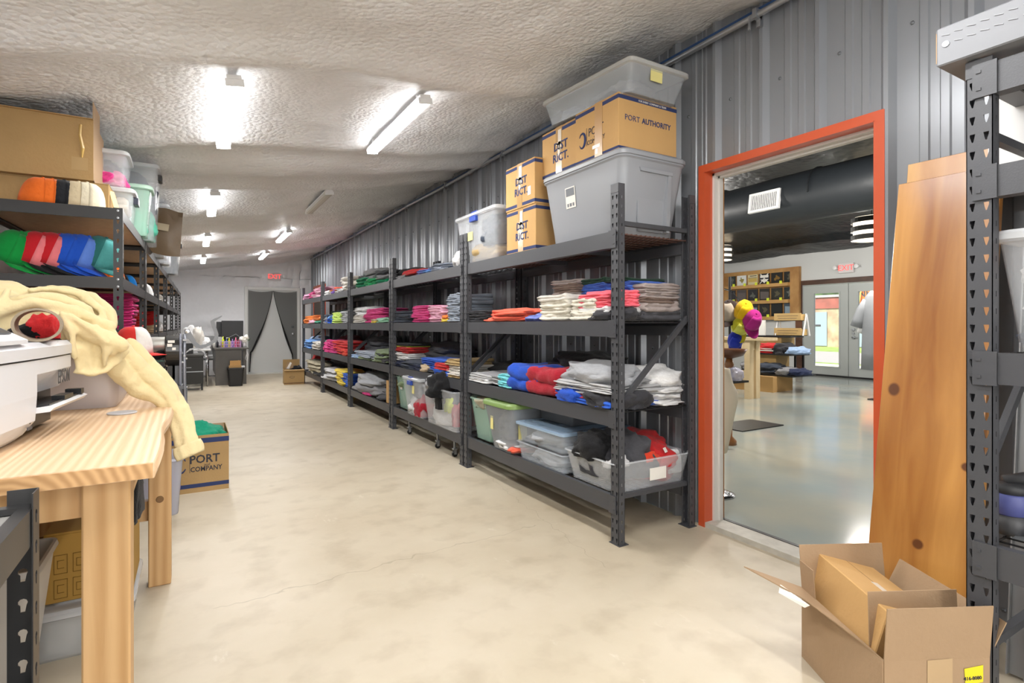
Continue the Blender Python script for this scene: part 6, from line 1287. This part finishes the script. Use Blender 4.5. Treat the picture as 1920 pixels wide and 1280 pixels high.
for u in (1473, 1488): part('post', MB().box(X+.3, yy(u), zs[2] if u < 1480 else zs[2]-.0, X+.33, yy(u)+.03, zs[1]), M_BLACK, t)
t = thing('cardboard_box', 'closed plain carton supporting the bottom shelf of shop stand', 'box', (9.1, 6.22, .02), .08); part('body', MB().box(-.36, -.30, 0, .30, .55, zs[2]-.05), M_CARD3, t)
for i, (c_, u0, u1, lv, x0, n, lb) in enumerate((('red', 1417, 1456, 1, -.1, 2, 'red printed shirt'), ('charcoal', 1444, 1472, 1, -.12, 2, 'black printed shirt with white letters'), ('light blue', 1470, 1500, 1, -.12, 1, 'pale denim shirt'), ('slate', 1415, 1455, 2, -.28, 2, 'dark grey printed shirt'), ('grey', 1448, 1480, 2, -.28, 1, 'grey shirt in plastic'), ('black', 1385, 1410, 1, -.1, 1, 'black shirt'), ('grey', 1385, 1410, 2, -.2, 2, 'grey shirt'))):
    for q in range(n): garment('c', c_, (X+x0+.2, (yy(u0, X+x0)+yy(u1, X+x0))/2, zs[lv]+q*.06), (.4, yy(u0, X+x0)-yy(u1, X+x0), .13), label=f"{lb}, {('lower', 'upper')[q] if n > 1 else 'single'}, on shop stand {('', 'middle', 'bottom')[lv]} shelf, {POS[i]}", group='shirts on the shop stand')
for i, (u0, u1, c_) in enumerate(((1465, 1490, 'charcoal'), (1488, 1518, 'navy'))): garment('c', c_, (X-.05, (onx(u0, 600, X).y+onx(u1, 600, X).y)/2, zs[2]), (.4, .3, .12), label=f"{c_} shirt with pink print at right end of the shop stand, {('left', 'right')[i]}")
def pbox(u, v, X, s, t, size, bold=False, c=None): p = onx(u, v, X); text(s, size, c or M_LABEL, t, (p.x, p.y, p.z), (R(90), 0, R(-90)), bold=bold)
o = tag(obj('shirt_print', MB().box(0, -.16, 0, .004, .16, .02).box(0, -.13, .035, .004, .14, .05).mesh('shirt_print', M_LABEL), None, (X-.12, yy(1436, X-.1), zs[1]+.04)), 'white lettering bars across the folded red shirt in the shop', 'print')
z0 = zs[0]
def pk(u0, u1, v0, lb, w_=.03):
    y0, y1 = yy(u1, X+.2), yy(u0, X+.2); h_ = onx(1450, v0, X+.2).z-z0
    t = thing('print_card', lb, 'card', (X+.2, (y0+y1)/2, z0)); part('card', MB().box(0, -(y1-y0)/2, 0, w_, (y1-y0)/2, h_), M_LABEL, t); part('drawing', MB().add([(-.001, .02, .04), (-.001, -.03, .10), (-.001, .03, .14)], [(0, 1, 2)]), mat('drawing_gold', '#c09a40', .6), t); return t
pk(1408, 1434, 600, 'white card with small ice cream drawing on the stand top'); pk(1404, 1410, 597, 'white narrow card behind on the stand top')
t = thing('wooden_crate_rack', 'white framed holder with two slatted wooden crates on stand top', 'rack', (X+.2, (yy(1438)+yy(1490))/2, z0)); hw = (yy(1438, X+.2)-yy(1487, X+.2))/2
for k, z in enumerate((0, .27)):
    cr = part('crate', MB().box(0, -hw, z, .02, hw, z+.14).box(.02, -hw, z, .2, -hw+.015, z+.12).box(.02, hw-.015, z, .2, hw, z+.12).box(0, -hw, z, .2, hw, z+.01), M_PLY, t)
    part('slot', MB().box(-.002, -hw*.7, z+.045, 0, hw*.7, z+.05).box(-.002, -hw*.8, z+.09, 0, hw*.75, z+.095), M_INK, cr)
for y in (-hw-.04, hw-.03): part('white_frame', MB().bar((0, y, 0), (.1, y-.0, .40), .02, .02).bar((.2, y, 0), (.1, y, .40), .02, .02), M_WHITE, t)
t = thing('workbench', 'pale pine workbench inside the shop left of doorway view', 'table', (7.66, 5.55, .02)); M_PALE = wood('pale_pine', '#cdb893', '#c4ad86', (8, 2, 8), .5)
part('tabletop', MB().box(-.06, -.28, .94, .30, 1.9, .985), M_PALE, t)
for x in (0, .16):
    for y in (0, 1.6): part('leg', MB().box(x, y, 0, x+.10, y+.10, .94), M_PALE, t)
part('apron', MB().box(.02, .1, .78, .06, 1.6, .94), M_PALE, t); part('stretcher', MB().box(.02, .1, .26, .06, 1.6, .45), M_PALE, t)
part('apron', MB().box(.1, .02, .78, .16, .06, .94), M_PALE, t)
# hat stand
p = onx(1363, 640, 5.4)
t = thing('hat_stand', 'black metal hat stand with flat square base plate in shop', 'stand', (5.45, p.y, .02)); part('base_plate', MB().box(-.2, -.32, 0, .55, .12, .012), M_BLACK, t); part('pole', MB().tube([(0, 0, .01), (0, 0, 1.75)], .014, 8), M_BLACK, t); part('arm', MB().tube([(0, .1, 1.62), (0, -.03, 1.58), (0, -.13, 1.45), (0, -.18, 1.36)], .008, 6).tube([(0, 0, 1.3), (0, -.1, 1.18)], .008, 6), M_CHROME, t)
for u, v, c_, fc, lb, rz_, s_, ti in ((1370, 585, '#3a2f2c', '#b5a898', 'dark brown cap with pale front panel on the hat stand', R(200), 1.35, .5), (1393, 580, '#e8b420', '#f0c020', 'bright yellow cap on the hat stand', R(230), 1.25, .9), (1386, 606, '#c8c030', '#d8d860', 'lime yellow cap below the bright yellow cap', R(230), 1.1, 1.1), (1407, 596, '#a82878', '#b83088', 'magenta cap at the right of the hat stand', R(240), 1.2, 1.0), (1378, 632, '#22309a', '#2a3aa8', 'royal blue cap brim lowest on the hat stand', R(220), 1.0, 1.0)):
    q = onx(u, v, 5.3); cap((5.3, q.y, q.z-.05), c_, lb, rz=rz_, tilt=ti, s=s_, frontc=fc, group='caps on the hat stand')
# bowl pedestal
q = onx(1377, 661, 4.6)
t = thing('wooden_bowl', 'dark turned wooden bowl on a carved baluster in shop', 'bowl', (4.6, q.y+.06, q.z)); part('bowl', MB().lathe([(.03, -.06), (.13, -.03), (.17, .035), (.165, .035), (.12, -.015), (.001, -.03)], 24), mat('bowl_brown', '#5f3c28', .35), t, smooth=True)
part('baluster', MB().lathe([(.07, -q.z+.02), (.07, -q.z+.06), (.03, -q.z+.10), (.03, -.45), (.055, -.36), (.035, -.28), (.05, -.24), (.03, -.18), (.045, -.12), (.03, -.06)], 16), mat('turned_wood', '#8a5a32', .35), t, smooth=True)
q = onx(1377, 701, 4.5); garment('c', 'periwinkle', (4.5, q.y, q.z-.06), (.14, .14, .12), label='crumpled clear plastic ball below the wooden bowl', name='plastic_ball', cat='ball'); col.objects[-1].material_slots[0].material = frosted('crinkled_plastic', '#c9c8dc', .6)
t = thing('side_shelf', 'small dark shelf under the turned wooden bowl', 'shelf', (4.5, q.y+.05, 0)); part('shelf_top', MB().box(-.12, -.12, q.z-.08, .12, .3, q.z-.062), M_BLACK, t); part('leg', MB().box(-.01, .2, .02, .01, .22, q.z-.08), M_BLACK, t); part('base', MB().box(-.1, .1, .02, .1, .3, .03), M_BLACK, t)
# dress form close to the doorway
t = thing('dress_form', 'cream fabric dress form just inside the doorway', 'mannequin', (3.16, 2.56, .02))
part('torso', MB().lathe([(.03, .29), (.075, .30), (.095, .40), (.12, .54), (.145, .66), (.145, .72), (.115, .78), (.10, .84), (.095, .88), (.04, .89)], 26), mat('cream_linen', '#e2d8c2', .8, bump=.05, bscale=100), t, smooth=True)
part('pole', MB().tube([(0, 0, .02), (0, 0, .3)], .014, 8), M_CHROME, t); part('base', MB().lathe([(.001, 0), (.13, 0), (.13, .008), (.10, .02), (.06, .035), (.03, .05), (.001, .05)], 26), M_CHROME, t, smooth=True)
# hanging shirt near the doors
def hang():
    X = 9.4; t = thing('hanging_shirt', 'long grey T-shirt hanging on black stand before shop doors', 'shirt', (X, onx(1642, 600, X).y, .02)); zt = onx(1620, 548, X).z; zb = onx(1620, 690, X).z-.02
    def ring(z, w_, d_): return [(d_*math.sin(a)*(1+.15*math.sin(a*5+z*4)), w_*math.cos(a), z) for a in [q*2*PI/28 for q in range(28)]]
    hh = zt-zb
    part('shirt_body', MB().loft([ring(zb-.02, .22, .09), ring(zb+hh*.2, .21, .09), ring(zb+hh*.5, .20, .10), ring(zb+hh*.8, .19, .10), ring(zb+hh*.92, .16, .08), ring(zb+hh, .08, .06)]), mat('grey_jersey', '#83868a', .85, bump=.2, bscale=8), t, smooth=True)
    part('sleeve', MB().tube([(0, .12, zb+hh*.88), (-.02, .19, zb+hh*.75), (-.03, .24, zb+hh*.62), (-.03, .27, zb+hh*.54)], [.07, .085, .09, .095], 12), mat('grey_jersey', '#83868a', .85), t, smooth=True)
    part('under_shirt', MB().tube([(.02, .20, zb+hh*.55), (.02, .25, zb+hh*.46)], [.06, .05], 10), M_WHITE, t, smooth=True)
    part('stand_pole', MB().tube([(0, -.1, 0), (0, -.1, zt)], .015, 8).box(-.15, -.25, 0, .15, .05, .015), M_BLACK, t); part('black_skirt', MB().box(-.05, -.24, zb-.22, .05, -.12, zb), M_BLACK, t)
hang()
# ---------------------------------------------------------------- outside
struct('ground', MB().box(12.76, -40, -.3, 90, 60, -.05), mat('grass', '#86a048', .9, var=.3, vscale=3))
struct('sidewalk', MB().box(12.76, -40, -.049, 15.2, 60, -.03), mat('sidewalk_concrete', '#c4c0b6', .8)); struct('sidewalk', MB().box(16.6, -40, -.049, 17.4, 60, -.03), mat('sidewalk_concrete', '#c4c0b6', .8)); struct('road', MB().box(18.2, -40, -.049, 25.5, 60, -.035), mat('asphalt', '#9c9a96', .85))
t = thing('brick_building', 'pale painted brick building with red parapet across the road', 'building', (31.5, 0, -.05))
part('wall', MB().box(0, -15, 0, 8, 45, 2.2), mat('painted_brick_tan', '#bfae90', .85, var=.25, vscale=1.5, c2='#93745c'), t); part('parapet', MB().box(-.05, -15, 2.2, 8, 45, 2.85), mat('red_parapet', '#9a5044', .8, var=.2, vscale=2), t); part('coping', MB().box(-.12, -15, 2.85, 8, 45, 2.97), mat('coping_white', '#c8c4bc', .7), t)
for i, (u0, u1) in enumerate(((1524, 1551), (1606, 1618))):
    ya, yb = onx(u1, 600, 31.5).y, onx(u0, 600, 31.5).y
    if i == 0: yb = ya+1.35
    else: ya = yb-1.35
    d = part('door', MB().box(-.04, ya, .05, 0, yb, 2.0), mat('blue_grey_door', '#8ea0ac', .5), t); part('mail_slot', MB().box(-.06, ya+.35, 1.18, -.04, ya+.9, 1.28), M_INK, d); part('round_sign', MB().lathe([(.001, -.06), (.14, -.06), (.14, -.04)], 14, (0, yb-.28, 1.7), 'x'), M_INK, d)
rt = random.Random(8)
for i in range(7):
    y = 4+i*6.2; t = thing('tree', f'{POS[i]} leafy green tree behind the brick building', 'tree', (48, y, -.05), group='trees beyond the brick building')
    part('trunk', MB().tube([(0, 0, 0), (0, 0, 2.2)], .18, 7), mat('bark', '#5c4a3a', .9), t); c = obj('crown', CRUM[i % 8], t, (0, 0, 1.6)); c.scale = (5.2, 5.6, 5.0); c.material_slots[0].link = 'OBJECT'; c.material_slots[0].material = mat('foliage', '#4c6e36', .9, var=.5, vscale=14, bump=1, bscale=12)
p = onx(1632, 556, 17.8); t = thing('road_sign', 'orange diamond UNEVEN LANES sign standing beyond the glass door', 'sign', (17.8, p.y, 0)); s_ = .72
part('sign_face', MB().prism([(0, p.z-s_), (s_, p.z), (0, p.z+s_), (-s_, p.z)], 'x', 0, .02), mat('sign_orange', '#f07a1e', .5), t); text('UNEVEN', .30, M_INK, t, (-.004, 0, p.z+.10), (R(90), 0, R(-90)), bold=True); text('LANES', .30, M_INK, t, (-.004, 0, p.z-.22), (R(90), 0, R(-90)), bold=True)
part('post', MB().box(.02, -.03, -.04, .06, .03, p.z+.2), M_GALV, t); part('reflective_strip', MB().bar((-.05, .15, p.z+.8), (-.05, .55, .25), .03, .02), mat('strip_yellow', '#e6e060', .5), t)
